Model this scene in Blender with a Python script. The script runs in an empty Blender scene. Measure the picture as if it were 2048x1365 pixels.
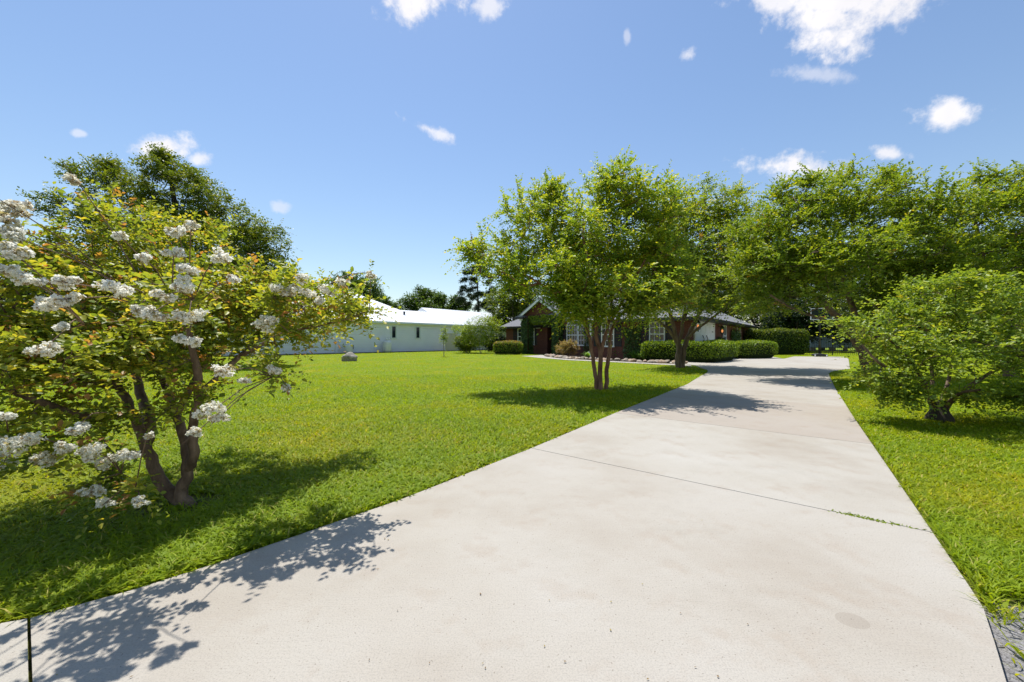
import bpy, bmesh, math, random
import numpy as np
from mathutils import Vector, Matrix

# ------------------------------------------------------------------ camera, sky, sun, exposure
scene = bpy.context.scene
COL = scene.collection
CAMZ = 1.15
FPX = 796.0
cam_d = bpy.data.cameras.new('camera')
cam_d.sensor_width = 36.0
cam_d.lens = 36.0 * FPX / 2048.0
cam_d.clip_start = 0.05
cam_d.clip_end = 3000.0
cam = bpy.data.objects.new('camera', cam_d)
COL.objects.link(cam)
cam.location = (0, 0, CAMZ)
cam.rotation_euler = (math.radians(90), 0, 0)
scene.camera = cam

TO_SUN = Vector((-0.15, 0.38, 1.0)).normalized()
SUN_EL = math.asin(TO_SUN.z)
SUN_AZ = math.atan2(TO_SUN.x, TO_SUN.y)
sun_d = bpy.data.lights.new('sun', 'SUN')
sun_d.energy = 4.6
sun_d.angle = math.radians(0.53)
sun_d.color = (1.0, 0.97, 0.92)
sun = bpy.data.objects.new('sun', sun_d)
COL.objects.link(sun)
sun.location = (0, 0, 40)
sun.rotation_euler = TO_SUN.to_track_quat('Z', 'Y').to_euler()

scene.view_settings.view_transform = 'Standard'
scene.view_settings.look = 'None'
scene.view_settings.gamma = 1.0
scene.view_settings.exposure = 0.36
scene.cycles.max_bounces = 10
scene.cycles.diffuse_bounces = 5
scene.cycles.glossy_bounces = 2
scene.cycles.transmission_bounces = 8
scene.cycles.transparent_max_bounces = 6
scene.cycles.use_denoising = True


def ray_dir(px, py):
    return Vector(((px - 1024) / FPX, 1.0, -(py - 682.5) / FPX)).normalized()


def make_world():
    w = bpy.data.worlds.new('World')
    scene.world = w
    w.use_nodes = True
    nt = w.node_tree
    N, L = nt.nodes, nt.links
    N.clear()
    out = N.new('ShaderNodeOutputWorld')
    bg = N.new('ShaderNodeBackground')
    bg.inputs['Strength'].default_value = 0.111
    L.new(bg.outputs[0], out.inputs[0])
    sky = N.new('ShaderNodeTexSky')
    sky.sky_type = 'NISHITA'
    sky.sun_disc = False
    sky.sun_elevation = SUN_EL
    sky.sun_rotation = SUN_AZ
    sky.air_density = 1.35
    sky.dust_density = 0.25
    sky.ozone_density = 3.2
    tint = N.new('ShaderNodeMix')
    tint.data_type = 'RGBA'
    tint.blend_type = 'MULTIPLY'
    tint.inputs[0].default_value = 1.0
    tint.inputs[7].default_value = (0.97, 0.965, 1.0, 1)
    L.new(sky.outputs[0], tint.inputs[6])
    tc = N.new('ShaderNodeTexCoord')

    def math_n(op, a, b=None, clamp=False):
        m = N.new('ShaderNodeMath')
        m.operation = op
        m.use_clamp = clamp
        for i, v in enumerate((a, b)):
            if v is None:
                continue
            if isinstance(v, (int, float)):
                m.inputs[i].default_value = v
            else:
                L.new(v, m.inputs[i])
        return m.outputs[0]

    def dot(vec):
        m = N.new('ShaderNodeVectorMath')
        m.operation = 'DOT_PRODUCT'
        L.new(tc.outputs['Generated'], m.inputs[0])
        m.inputs[1].default_value = vec
        return m.outputs['Value']

    def noise(scale, det, rough):
        n = N.new('ShaderNodeTexNoise')
        n.inputs['Scale'].default_value = scale
        n.inputs['Detail'].default_value = det
        n.inputs['Roughness'].default_value = rough
        L.new(tc.outputs['Generated'], n.inputs['Vector'])
        return n.outputs[0]
    n1 = math_n('MULTIPLY', math_n('SUBTRACT', noise(13, 9, 0.6), 0.5), 2.4)
    n2 = math_n('MULTIPLY', math_n('SUBTRACT', noise(60, 6, 0.62), 0.5), 1.15)
    nn = math_n('ADD', n1, n2)
    # centre direction (as seen from the drive), angular half sizes, density
    clouds = [(1690, 0, 200, 74, 1.0, -4), (1660, 40, 120, 70, 1.0, 0), (1660, 72, 95, 52, 1.0, 0), (1560, -5, 100, 42, .9, 0), (1620, 150, 80, 22, .42, 5),
              (826, -10, 116, 62, 1.0, 0), (985, 8, 45, 34, .75, -25), (1902, 230, 92, 36, .95, -6), (1602, 336, 120, 38, .97, 3),
              (1776, 306, 50, 17, .85, 12), (312, 297, 92, 30, .97, 0), (398, 318, 26, 16, .8, 0), (864, 262, 60, 17, .75, 24),
              (1378, 110, 20, 18, .6, 0), (158, 267, 24, 10, .5, 8), (560, 415, 26, 14, .45, 0), (395, 365, 26, 16, .6, 0),
              (-40, 470, 90, 40, .9, 0), (1255, 75, 8, 18, .4, 0)]
    total = None
    for (px, py, rx, ry, dens, tilt) in clouds:
        d = ray_dir(px, py)
        e_u, e_v = (Vector((1, 0, 0)) - d * d.x) * d.y, (Vector((0, 0, 1)) - d * d.z) * d.y
        dual = np.linalg.pinv(np.array([e_u, e_v]).T)
        a = math.radians(tilt)
        g1 = (dual[0] * math.cos(a) - dual[1] * math.sin(a)) * FPX / rx
        g2 = (dual[0] * math.sin(a) + dual[1] * math.cos(a)) * FPX / ry
        x, y = dot(tuple(g1)), dot(tuple(g2))
        dd = math_n('SQRT', math_n('ADD', math_n('MULTIPLY', x, x), math_n('MULTIPLY', y, y)))
        front = math_n('GREATER_THAN', dot(d), 0.0)
        m = math_n('ADD', math_n('SUBTRACT', 1.0, dd), nn)
        ramp = N.new('ShaderNodeMapRange')
        ramp.interpolation_type = 'SMOOTHSTEP'
        ramp.inputs['From Min'].default_value = 0.0
        ramp.inputs['From Max'].default_value = 0.84
        ramp.inputs['To Max'].default_value = dens
        L.new(m, ramp.inputs['Value'])
        v = math_n('MULTIPLY', ramp.outputs[0], front)
        total = v if total is None else math_n('MAXIMUM', total, v)
    mix = N.new('ShaderNodeMix')
    mix.data_type = 'RGBA'
    L.new(total, mix.inputs[0])
    L.new(tint.outputs[2], mix.inputs[6])
    cl = N.new('ShaderNodeMix')
    cl.data_type = 'RGBA'
    L.new(math_n('ADD', noise(9, 5, .55), -0.05, True), cl.inputs[0])
    cl.inputs[6].default_value = (6.0, 5.95, 6.3, 1)
    cl.inputs[7].default_value = (8.4, 8.2, 8.3, 1)
    L.new(cl.outputs[2], mix.inputs[7])
    L.new(mix.outputs[2], bg.inputs['Color'])


make_world()

# ------------------------------------------------------------------ helpers
rng = np.random.default_rng(7)
random.seed(7)


def G(px, py):
    """ground point seen at photo pixel"""
    Y = CAMZ * FPX / (py - 682.5)
    return ((px - 1024) / FPX * Y, Y)


def P(px, py, Y):
    return np.array(((px - 1024) / FPX * Y, Y, CAMZ - (py - 682.5) / FPX * Y))


def tag(o, label=None, cat=None, group=None, kind=None):
    if label:
        o['label'] = label
    if cat:
        o['category'] = cat
    if group:
        o['group'] = group
    if kind:
        o['kind'] = kind
    return o


def empty(name, loc, label, cat, rz=0.0, group=None):
    o = bpy.data.objects.new(name, None)
    COL.objects.link(o)
    o.location = loc
    o.rotation_euler = (0, 0, rz)
    o.empty_display_size = 0.2
    return tag(o, label, cat, group)


def link_mesh(name, me, mat=None, parent=None, loc=None):
    o = bpy.data.objects.new(name, me)
    COL.objects.link(o)
    if mat:
        me.materials.append(mat)
    if parent:
        o.parent = parent
    if loc is not None:
        o.location = loc
    return o


class MB:
    def __init__(self):
        self.v, self.f = [], []

    def add(self, verts, faces):
        k = len(self.v)
        self.v += [tuple(p) for p in verts]
        self.f += [tuple(i + k for i in f) for f in faces]
        return self

    def box(self, x0, x1, y0, y1, z0, z1):
        return self.add([(x0, y0, z0), (x1, y0, z0), (x1, y1, z0), (x0, y1, z0), (x0, y0, z1), (x1, y0, z1), (x1, y1, z1), (x0, y1, z1)],
                        [(3, 2, 1, 0), (4, 5, 6, 7), (0, 1, 5, 4), (1, 2, 6, 5), (2, 3, 7, 6), (3, 0, 4, 7)])

    def prism(self, poly, axis, a0, a1):
        """extrude a 2-D polygon along x / y / z"""
        n = len(poly)

        def m(p, a):
            return {'x': (a, p[0], p[1]), 'y': (p[0], a, p[1]), 'z': (p[0], p[1], a)}[axis]
        vs = [m(p, a0) for p in poly] + [m(p, a1) for p in poly]
        fs = [tuple(range(n))[::-1], tuple(range(n, 2 * n))] + [(i, (i + 1) % n, n + (i + 1) % n, n + i) for i in range(n)]
        return self.add(vs, fs)

    def tube(self, pts, rads, n=8, cap=True):
        pts = [Vector(p) for p in pts]
        if isinstance(rads, (int, float)):
            rads = [rads] * len(pts)
        ring = []
        ref = Vector((0.31, 0.87, 0.13))
        vs, fs = [], []
        for i, p in enumerate(pts):
            d = (pts[min(i + 1, len(pts) - 1)] - pts[max(i - 1, 0)]).normalized()
            a = d.cross(ref)
            if a.length < 1e-3:
                a = d.cross(Vector((1, 0, 0)))
            a.normalize()
            b = d.cross(a)
            ref = b.cross(d) if False else ref
            for k in range(n):
                t = 2 * math.pi * k / n
                vs.append(p + (a * math.cos(t) + b * math.sin(t)) * rads[i])
        for i in range(len(pts) - 1):
            for k in range(n):
                fs.append((i * n + k, i * n + (k + 1) % n, (i + 1) * n + (k + 1) % n, (i + 1) * n + k))
        if cap:
            fs.append(tuple(range(n))[::-1])
            fs.append(tuple(range((len(pts) - 1) * n, len(pts) * n)))
        return self.add(vs, fs)

    def lathe(self, prof, n=20, c=(0, 0, 0)):
        vs, fs = [], []
        for r, z in prof:
            for k in range(n):
                t = 2 * math.pi * k / n
                vs.append((c[0] + r * math.cos(t), c[1] + r * math.sin(t), c[2] + z))
        for i in range(len(prof) - 1):
            for k in range(n):
                fs.append((i * n + k, i * n + (k + 1) % n, (i + 1) * n + (k + 1) % n, (i + 1) * n + k))
        fs.append(tuple(range(n))[::-1])
        fs.append(tuple(range((len(prof) - 1) * n, len(prof) * n)))
        return self.add(vs, fs)

    def build(self, name, mat, parent=None, smooth=False, bevel=0, loc=None):
        me = bpy.data.meshes.new(name)
        me.from_pydata(self.v, [], self.f)
        if smooth:
            me.polygons.foreach_set('use_smooth', [True] * len(me.polygons))
        me.update()
        o = link_mesh(name, me, mat, parent, loc)
        if bevel:
            md = o.modifiers.new('bevel', 'BEVEL')
            md.width = bevel
            md.segments = 2
            md.limit_method = 'ANGLE'
        return o


# ------------------------------------------------------------------ materials
class NT:
    def __init__(self, name):
        self.m = bpy.data.materials.new(name)
        self.m.use_nodes = True
        self.N, self.L = self.m.node_tree.nodes, self.m.node_tree.links
        self.N.clear()
        self.out = self.N.new('ShaderNodeOutputMaterial')

    def new(self, t, **kw):
        n = self.N.new(t)
        for k, v in kw.items():
            if hasattr(n, k) and not k[0].isupper():
                setattr(n, k, v)
            else:
                self.put(n, k, v)
        return n

    def put(self, n, k, v):
        s = n.inputs[k]
        if isinstance(v, bpy.types.NodeSocket):
            self.L.new(v, s)
        else:
            if isinstance(v, tuple) and len(v) == 3 and s.type == 'RGBA':
                v = v + (1,)
            s.default_value = v

    def coord(self, which='Object'):
        return self.new('ShaderNodeTexCoord').outputs[which]

    def geo_pos(self):
        return self.new('ShaderNodeNewGeometry').outputs['Position']

    def noise(self, vec, scale, det=4, rough=.55):
        n = self.new('ShaderNodeTexNoise')
        self.put(n, 'Vector', vec)
        self.put(n, 'Scale', scale)
        self.put(n, 'Detail', det)
        self.put(n, 'Roughness', rough)
        return n.outputs[0]

    def ramp(self, fac, stops, interp='LINEAR'):
        r = self.new('ShaderNodeValToRGB')
        cr = r.color_ramp
        cr.interpolation = interp
        while len(cr.elements) < len(stops):
            cr.elements.new(0.5)
        for e, (p, c) in zip(cr.elements, stops):
            e.position = p
            e.color = c + (1,) if len(c) == 3 else c
        self.L.new(fac, r.inputs[0])
        return r.outputs[0]

    def mix(self, fac, a, b, mode='MIX'):
        n = self.new('ShaderNodeMix')
        n.data_type = 'RGBA'
        n.blend_type = mode
        for i, v in ((0, fac), (6, a), (7, b)):
            if isinstance(v, bpy.types.NodeSocket):
                self.L.new(v, n.inputs[i])
            else:
                n.inputs[i].default_value = v + (1,) if isinstance(v, tuple) and len(v) == 3 else v
        return n.outputs[2]

    def mth(self, op, a, b=0.0, c=None, clamp=False):
        n = self.new('ShaderNodeMath')
        n.operation = op
        n.use_clamp = clamp
        for i, v in enumerate((a, b, c)):
            if v is None:
                continue
            if isinstance(v, bpy.types.NodeSocket):
                self.L.new(v, n.inputs[i])
            else:
                n.inputs[i].default_value = v
        return n.outputs[0]

    def attr(self, name):
        return self.new('ShaderNodeAttribute', attribute_name=name).outputs['Fac']

    def bump(self, h, strength=.3, dist=.02):
        b = self.new('ShaderNodeBump')
        self.put(b, 'Height', h)
        self.put(b, 'Strength', strength)
        self.put(b, 'Distance', dist)
        return b.outputs[0]

    def principled(self, color, rough=.6, spec=.4, normal=None, metal=0.0, out=True):
        p = self.new('ShaderNodeBsdfPrincipled')
        self.put(p, 'Base Color', color)
        self.put(p, 'Roughness', rough)
        self.put(p, 'Specular IOR Level', spec)
        self.put(p, 'Metallic', metal)
        if normal is not None:
            self.put(p, 'Normal', normal)
        if out:
            self.L.new(p.outputs[0], self.out.inputs[0])
        return p


def mat_simple(name, col, rough=.6, spec=.4, metal=0.0, var=.12, scale=6.0):
    t = NT(name)
    n = t.noise(t.coord(), scale, 5)
    a = tuple(c * (1 - var) for c in col)
    b = tuple(min(1, c * (1 + var)) for c in col)
    t.principled(t.ramp(n, [(.3, a), (.7, b)]), rough, spec, None, metal)
    return t.m


def mat_leaf(name, stops, trans_gain=1.5, trans=.4, rough=.45, spec=.35, red=None, wave=0.0):
    """foliage: per-leaf colour from attribute 'rnd', translucent"""
    t = NT(name)
    col = t.ramp(t.attr('rnd'), stops)
    if wave:
        n = t.noise(t.geo_pos(), wave, 3)
        col = t.mix(t.mth('MULTIPLY', t.mth('SUBTRACT', n, .38, clamp=True), 2.0, clamp=True), col, t.mix(1.0, col, (1.35, 1.18, .8), 'MULTIPLY'))
    if red:
        col = t.mix(t.attr('tone'), col, red)
    p = t.principled(col, rough, spec, out=False)
    tr = t.new('ShaderNodeBsdfTranslucent')
    g3 = (trans_gain, trans_gain, trans_gain) if name == 'petal' else (1.25 * trans_gain, 1.15 * trans_gain, .45 * trans_gain)
    t.put(tr, 'Color', t.mix(1.0, col, g3, 'MULTIPLY'))
    mx = t.new('ShaderNodeMixShader')
    t.put(mx, 0, trans)
    t.L.new(p.outputs[0], mx.inputs[1])
    t.L.new(tr.outputs[0], mx.inputs[2])
    t.L.new(mx.outputs[0], t.out.inputs[0])
    return t.m


def mat_bark(name, a, b, scale=9.0):
    t = NT(name)
    c = t.coord()
    mp = t.new('ShaderNodeMapping')
    t.put(mp, 'Vector', c)
    mp.inputs['Scale'].default_value = (1, 1, .3)
    n = t.noise(mp.outputs[0], scale, 8, .65)
    n2 = t.noise(c, scale * 5, 4)
    t.principled(t.ramp(n, [(.3, a), (.52, tuple((x + y) / 2 for x, y in zip(a, b))), (.68, b)]), .75, .25, t.bump(t.mth('ADD', n, t.mth('MULTIPLY', n2, .4)), .6, .015))
    return t.m


M = {}
M['bark_myrtle'] = mat_bark('bark_myrtle', (.065, .038, .024), (.3, .2, .135), 14)
M['bark_cinnamon'] = mat_bark('bark_cinnamon', (.1, .04, .023), (.4, .22, .14), 9)
M['bark_tan'] = mat_bark('bark_tan', (.07, .042, .026), (.27, .19, .125), 5)
M['bark_dark'] = mat_bark('bark_dark', (.02, .015, .01), (.08, .062, .045), 4)
M['bark_grey'] = mat_bark('bark_grey', (.12, .095, .07), (.42, .36, .29), 12)
M['leaf_myrtle'] = mat_leaf('leaf_myrtle', [(0, (0.084, 0.133, 0.0230)), (.4, (0.201, 0.266, 0.0384)), (.75, (0.381, 0.379, 0.0461)), (1, (0.642, 0.474, 0.0768))], red=(.44, .2, .08), trans=.44)
M['leaf_crape'] = mat_leaf('leaf_crape', [(0, (0.076, 0.147, 0.0229)), (.45, (0.182, 0.282, 0.0343)), (.8, (0.336, 0.399, 0.0382)), (1, (0.568, 0.504, 0.0571))], wave=.6, red=(.3, .16, .03))
M['leaf_crape_deep'] = mat_leaf('leaf_crape_deep', [(0, (0.072, 0.131, 0.0190)), (.5, (0.168, 0.254, 0.0272)), (.85, (0.307, 0.360, 0.0326)), (1, (0.557, 0.444, 0.0408))], wave=.6, red=(.3, .16, .03))
M['leaf_bush'] = mat_leaf('leaf_bush', [(0, (0.080, 0.147, 0.0279)), (.5, (0.183, 0.271, 0.0391)), (.85, (0.341, 0.417, 0.0558)), (1, (0.616, 0.563, 0.0837))], wave=1.5, red=(.35, .3, .03))
M['leaf_oak'] = mat_leaf('leaf_oak', [(0, (0.055, 0.101, 0.0179)), (.5, (0.136, 0.190, 0.0224)), (1, (0.302, 0.314, 0.0314))], trans=.3, red=(.1, .09, .03))
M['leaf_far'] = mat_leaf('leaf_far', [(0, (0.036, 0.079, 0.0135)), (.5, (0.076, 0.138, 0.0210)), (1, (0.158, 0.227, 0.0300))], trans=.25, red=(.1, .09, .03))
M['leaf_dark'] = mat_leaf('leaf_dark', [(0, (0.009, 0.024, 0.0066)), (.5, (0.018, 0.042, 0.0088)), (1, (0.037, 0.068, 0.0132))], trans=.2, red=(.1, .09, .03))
M['leaf_lime'] = mat_leaf('leaf_lime', [(0, (0.089, 0.164, 0.0135)), (.5, (0.194, 0.283, 0.0189)), (1, (0.356, 0.402, 0.0405))], red=(.3, .2, .05))
M['leaf_box'] = mat_leaf('leaf_box', [(0, (0.075, 0.144, 0.0112)), (.5, (0.177, 0.279, 0.0140)), (1, (0.353, 0.424, 0.0252))], trans=.36, red=(.34, .2, .09), spec=.5)
M['leaf_ivy'] = mat_leaf('leaf_ivy', [(0, (0.034, 0.068, 0.0135)), (.5, (0.068, 0.121, 0.0243)), (1, (0.135, 0.189, 0.0540))], trans=.25, red=(.1, .09, .03))
M['leaf_spirea'] = mat_leaf('leaf_spirea', [(0, (.13, .12, .035)), (.5, (.32, .27, .08)), (1, (.5, .36, .17))], trans=.3, red=(.4, .22, .12))
M['blade'] = mat_leaf('blade', [(0, (0.075, 0.150, 0.0180)), (.5, (0.150, 0.285, 0.0300)), (1, (0.270, 0.420, 0.0600))], trans=.35, red=(.3, .25, .05))
M['needle'] = mat_leaf('needle', [(0, (.014, .03, .012)), (.5, (.028, .05, .018)), (1, (.06, .08, .028))], trans=.15, red=(.1, .09, .03))


def mat_grass():
    t = NT('grass_blade')
    pos = t.geo_pos()
    n = t.noise(pos, .55, 5, .6)
    n2 = t.noise(pos, 3.2, 4)
    col = t.ramp(t.attr('rnd'), [(0, (.13, .2, .008)), (.45, (.222, .315, .01)), (.8, (.305, .392, .014)), (.94, (.37, .41, .03)), (1, (.55, .45, .2))])
    dry = t.mth('MULTIPLY', t.mth('SUBTRACT', t.mth('ADD', n, t.mth('MULTIPLY', n2, .35)), .62, clamp=True), 3.0, clamp=True)
    col = t.mix(dry, col, t.mix(1.0, col, (1.55, 1.1, .9), 'MULTIPLY'))
    p = t.principled(col, .55, .18, out=False)
    tr = t.new('ShaderNodeBsdfTranslucent')
    t.put(tr, 'Color', t.mix(1.0, col, (1.9, 1.75, .5), 'MULTIPLY'))
    mx = t.new('ShaderNodeMixShader')
    t.put(mx, 0, .4)
    t.L.new(p.outputs[0], mx.inputs[1])
    t.L.new(tr.outputs[0], mx.inputs[2])
    t.L.new(mx.outputs[0], t.out.inputs[0])
    return t.m


M['grass'] = mat_grass()


def mat_ground():
    t = NT('lawn_soil')
    pos = t.geo_pos()
    n = t.noise(pos, 1.1, 6)
    f = t.noise(pos, 38, 6, .7)
    green = t.ramp(f, [(.3, (.08, .115, .008)), (.55, (.17, .24, .012)), (.75, (.28, .35, .02))])
    green = t.mix(t.mth('MULTIPLY', t.mth('SUBTRACT', n, .5, clamp=True), 1.6, clamp=True), green, (.22, .2, .05))
    # bare grey sand by the near right corner of the drive
    sx = t.new('ShaderNodeSeparateXYZ')
    t.put(sx, 0, pos)
    dx = t.mth('SUBTRACT', sx.outputs[0], 2.05)
    dy = t.mth('SUBTRACT', sx.outputs[1], 1.22)
    d = t.mth('SQRT', t.mth('ADD', t.mth('MULTIPLY', dx, dx), t.mth('MULTIPLY', dy, dy)))
    d = t.mth('ADD', d, t.mth('MULTIPLY', t.noise(pos, 9, 4), .3))
    inside = t.mth('LESS_THAN', d, .72)
    sand = t.ramp(t.noise(pos, 130, 6, .75), [(.36, (.05, .045, .04)), (.48, (.2, .19, .185)), (.64, (.34, .325, .32))])
    near = t.mth('LESS_THAN', sx.outputs[1], 6.0)
    soil = t.ramp(f, [(.3, (.03, .022, .012)), (.7, (.1, .075, .04))])
    base = t.mix(t.mth('MULTIPLY', near, .65), green, soil)
    t.principled(t.mix(inside, base, sand), .9, .1, t.bump(f, .5, .02))
    return t.m


M['ground'] = mat_ground()


def mat_concrete():
    t = NT('broom_concrete')
    pos = t.geo_pos()
    tint = t.attr('tint')
    big = t.noise(pos, .8, 5, .6)
    mid = t.noise(pos, 3.1, 6, .65)
    fine = t.noise(pos, 150, 3, .8)
    sand = t.noise(pos, 420, 2, .8)
    base = t.ramp(big, [(.28, (.365, .318, .256)), (.48, (.43, .393, .333)), (.7, (.47, .44, .386))])
    base = t.mix(tint, base, (.36, .295, .24))
    stain = t.mth('MULTIPLY', t.mth('SUBTRACT', mid, .53, clamp=True), 3.4, clamp=True)
    base = t.mix(t.mth('MULTIPLY', stain, .62), base, (.33, .25, .18))
    grime = t.mth('MULTIPLY', t.mth('SUBTRACT', t.noise(pos, 1.3, 8, .75), .53, clamp=True), 3.4, clamp=True)
    base = t.mix(t.mth('MULTIPLY', grime, .32), base, (.25, .225, .175))
    base = t.mix(t.mth('MULTIPLY', t.mth('SUBTRACT', fine, .47, clamp=True), 2.4), base, (.2, .185, .165))
    pits = t.mth('GREATER_THAN', t.noise(pos, 75, 2, .5), .70)
    base = t.mix(t.mth('MULTIPLY', pits, .55), base, (.15, .12, .09))
    # broom lines run across the drive
    mp = t.new('ShaderNodeMapping')
    t.put(mp, 'Vector', pos)
    mp.inputs['Rotation'].default_value = (0, 0, math.radians(39))
    mp.inputs['Scale'].default_value = (6, 190, 1)
    broom = t.noise(mp.outputs[0], 1.0, 3, .6)
    base = t.mix(t.mth('MULTIPLY', t.mth('SUBTRACT', broom, .5, clamp=True), .8), base, (.26, .235, .205))
    # one old oval damp mark
    sx = t.new('ShaderNodeSeparateXYZ')
    t.put(sx, 0, pos)
    a = t.mth('DIVIDE', t.mth('SUBTRACT', sx.outputs[0], 1.4), .062)
    b = t.mth('DIVIDE', t.mth('SUBTRACT', sx.outputs[1], 1.638), .052)
    oval = t.mth('LESS_THAN', t.mth('ADD', t.mth('ADD', t.mth('MULTIPLY', a, a), t.mth('MULTIPLY', b, b)), t.mth('MULTIPLY', mid, .6)), 1.2)
    base = t.mix(t.mth('MULTIPLY', oval, .34), base, (.25, .21, .165))
    h = t.mth('ADD', t.mth('MULTIPLY', fine, .5), t.mth('ADD', t.mth('MULTIPLY', broom, .5), t.mth('MULTIPLY', sand, .4)))
    t.principled(base, .85, .2, t.bump(h, .35, .004))
    return t.m


M['concrete'] = mat_concrete()


def mat_brick():
    t = NT('red_brick')
    s = t.new('ShaderNodeSeparateXYZ')
    t.put(s, 0, t.coord())
    c = t.new('ShaderNodeCombineXYZ')
    t.put(c, 0, t.mth('ADD', s.outputs[0], s.outputs[1]))
    t.put(c, 1, s.outputs[2])
    b = t.new('ShaderNodeTexBrick')
    t.put(b, 'Vector', c.outputs[0])
    t.put(b, 'Color1', (.2, .066, .042))
    t.put(b, 'Color2', (.13, .04, .028))
    t.put(b, 'Mortar', (.2, .15, .12))
    t.put(b, 'Scale', 1.0)
    t.put(b, 'Mortar Size', .006)
    t.put(b, 'Brick Width', .21)
    t.put(b, 'Row Height', .075)
    n = t.noise(t.coord(), 3, 4)
    col = t.mix(t.mth('MULTIPLY', n, .5), b.outputs[0], (.1, .035, .026))
    t.principled(col, .85, .2, t.bump(b.outputs[1], -.4, .01))
    return t.m


M['brick'] = mat_brick()


def mat_shingle():
    t = NT('grey_shingle')
    s = t.new('ShaderNodeSeparateXYZ')
    t.put(s, 0, t.coord())
    c = t.new('ShaderNodeCombineXYZ')
    t.put(c, 0, t.mth('ADD', s.outputs[0], s.outputs[1]))
    t.put(c, 1, t.mth('MULTIPLY', s.outputs[2], 1.9))
    b = t.new('ShaderNodeTexBrick')
    t.put(b, 'Vector', c.outputs[0])
    t.put(b, 'Color1', (.21, .21, .215))
    t.put(b, 'Color2', (.12, .12, .125))
    t.put(b, 'Mortar', (.09, .09, .09))
    t.put(b, 'Mortar Size', .006)
    t.put(b, 'Brick Width', .3)
    t.put(b, 'Row Height', .14)
    n = t.noise(t.coord(), 25, 4, .7)
    col = t.mix(t.mth('MULTIPLY', n, .7), b.outputs[0], (.3, .3, .3))
    t.principled(col, .9, .2, t.bump(b.outputs[1], -.3, .01))
    return t.m


M['shingle'] = mat_shingle()


def mat_metal_roof():
    t = NT('white_metal_roof')
    w = t.new('ShaderNodeTexWave')
    w.wave_type = 'BANDS'
    w.bands_direction = 'X'
    t.put(w, 'Vector', t.coord())
    t.put(w, 'Scale', 1.05)
    t.put(w, 'Distortion', 0.0)
    rib = t.mth('POWER', w.outputs[1], 10.0)
    n = t.noise(t.coord(), 1.2, 4)
    col = t.mix(t.mth('MULTIPLY', rib, .16), t.ramp(n, [(.3, (.66, .67, .69)), (.7, (.76, .77, .78))]), (.5, .52, .56))
    t.principled(col, .42, .4, t.bump(rib, .5, .03))
    return t.m


M['metal_roof'] = mat_metal_roof()
M['siding'] = mat_simple('pale_siding', (.9, .9, .93), .55, .3, var=.04, scale=.7)
M['siding_trim'] = mat_simple('pale_trim', (.72, .76, .74), .5, .3, var=.03)
M['white_paint'] = mat_simple('white_paint', (.8, .8, .78), .45, .4, var=.03)
M['tank_paint'] = mat_simple('white_tank', (.72, .72, .69), .35, .5, var=.06, scale=3)
M['dark_trim'] = mat_simple('dark_gutter', (.022, .02, .019), .4, .5)
M['shutter'] = mat_simple('navy_shutter', (.016, .018, .026), .5, .4)
M['black_metal'] = mat_simple('black_metal', (.012, .012, .013), .4, .5)
M['black_plastic'] = mat_simple('black_plastic', (.025, .025, .03), .45, .5)
M['door_and_shade'] = mat_simple('dark_door_and_shade', (.02, .009, .007), .5, .4)  # near-black brown puts the shade of the entry into the door colour
M['tan_vinyl'] = mat_simple('tan_vinyl', (.5, .45, .37), .5, .3, var=.04)
M['shed_wall'] = mat_simple('grey_blue_siding', (.55, .64, .76), .6, .3, var=.06)
M['shed_block'] = mat_simple('grey_block', (.36, .3, .24), .9, .1, var=.2)
M['grey_roof'] = mat_simple('dark_grey_roof', (.16, .16, .17), .8, .2)
M['mulch'] = mat_simple('dark_mulch', (.055, .036, .024), .95, .1, var=.5, scale=14)
M['core'] = mat_simple('hedge_dark_core', (.02, .032, .008), .9, .1, var=.3)  # dark brownish-green filling that stops the hedge being see-through
M['spirea_core'] = mat_simple('spirea_twigs', (.12, .08, .045), .9, .1, var=.3)
M['litter'] = mat_leaf('litter', [(0, (.07, .04, .015)), (.6, (.2, .12, .04)), (1, (.3, .24, .05))], trans=.1, red=(.2, .1, .05))
M['petal'] = mat_leaf('petal', [(0, (.5, .42, .16)), (.2, (.86, .8, .62)), (.5, (.95, .92, .8)), (1, (.97, .96, .9))], trans=.5, trans_gain=.92, red=(.5, .36, .18), rough=.7, spec=.1)


def mat_glass(name, col):
    t = NT(name)
    t.principled(t.ramp(t.noise(t.coord(), .9, 3), [(.35, tuple(c * .5 for c in col)), (.65, col)]), .06, .6)
    return t.m


M['glass'] = mat_glass('window_glass', (.03, .045, .05))
M['glass_blue'] = mat_glass('window_glass_blind', (.2, .26, .28))


def mat_rock(name, a, b):
    t = NT(name)
    n = t.noise(t.coord(), 5, 7, .65)
    t.principled(t.ramp(n, [(.3, a), (.7, b)]), .85, .2, t.bump(n, .6, .04))
    return t.m


M['rock'] = mat_rock('field_stone', (.2, .155, .11), (.5, .43, .35))
M['rock_tan'] = mat_rock('tan_stone', (.24, .16, .1), (.55, .42, .31))
M['boulder'] = mat_rock('grey_boulder', (.16, .14, .11), (.46, .42, .36))


def mat_lamp():
    t = NT('lamp_glow')
    e = t.new('ShaderNodeEmission')
    t.put(e, 'Color', (1.0, .38, .12))
    t.put(e, 'Strength', .7)
    t.L.new(e.outputs[0], t.out.inputs[0])
    return t.m


M['glow'] = mat_lamp()

# ------------------------------------------------------------------ foliage meshes (numpy)
T6 = np.array([(0, 0, 0), (.3, -.5, .1), (.68, -.4, .07), (1, 0, -.1), (.68, .4, .07), (.3, .5, .1)], float)
F6 = np.array([(0, 1, 2, 3), (0, 3, 4, 5)])
T4 = np.array([(0, 0, 0), (.45, -.5, .05), (1, 0, 0), (.45, .5, .05)], float)
F4 = np.array([(0, 1, 2, 3)])


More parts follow.
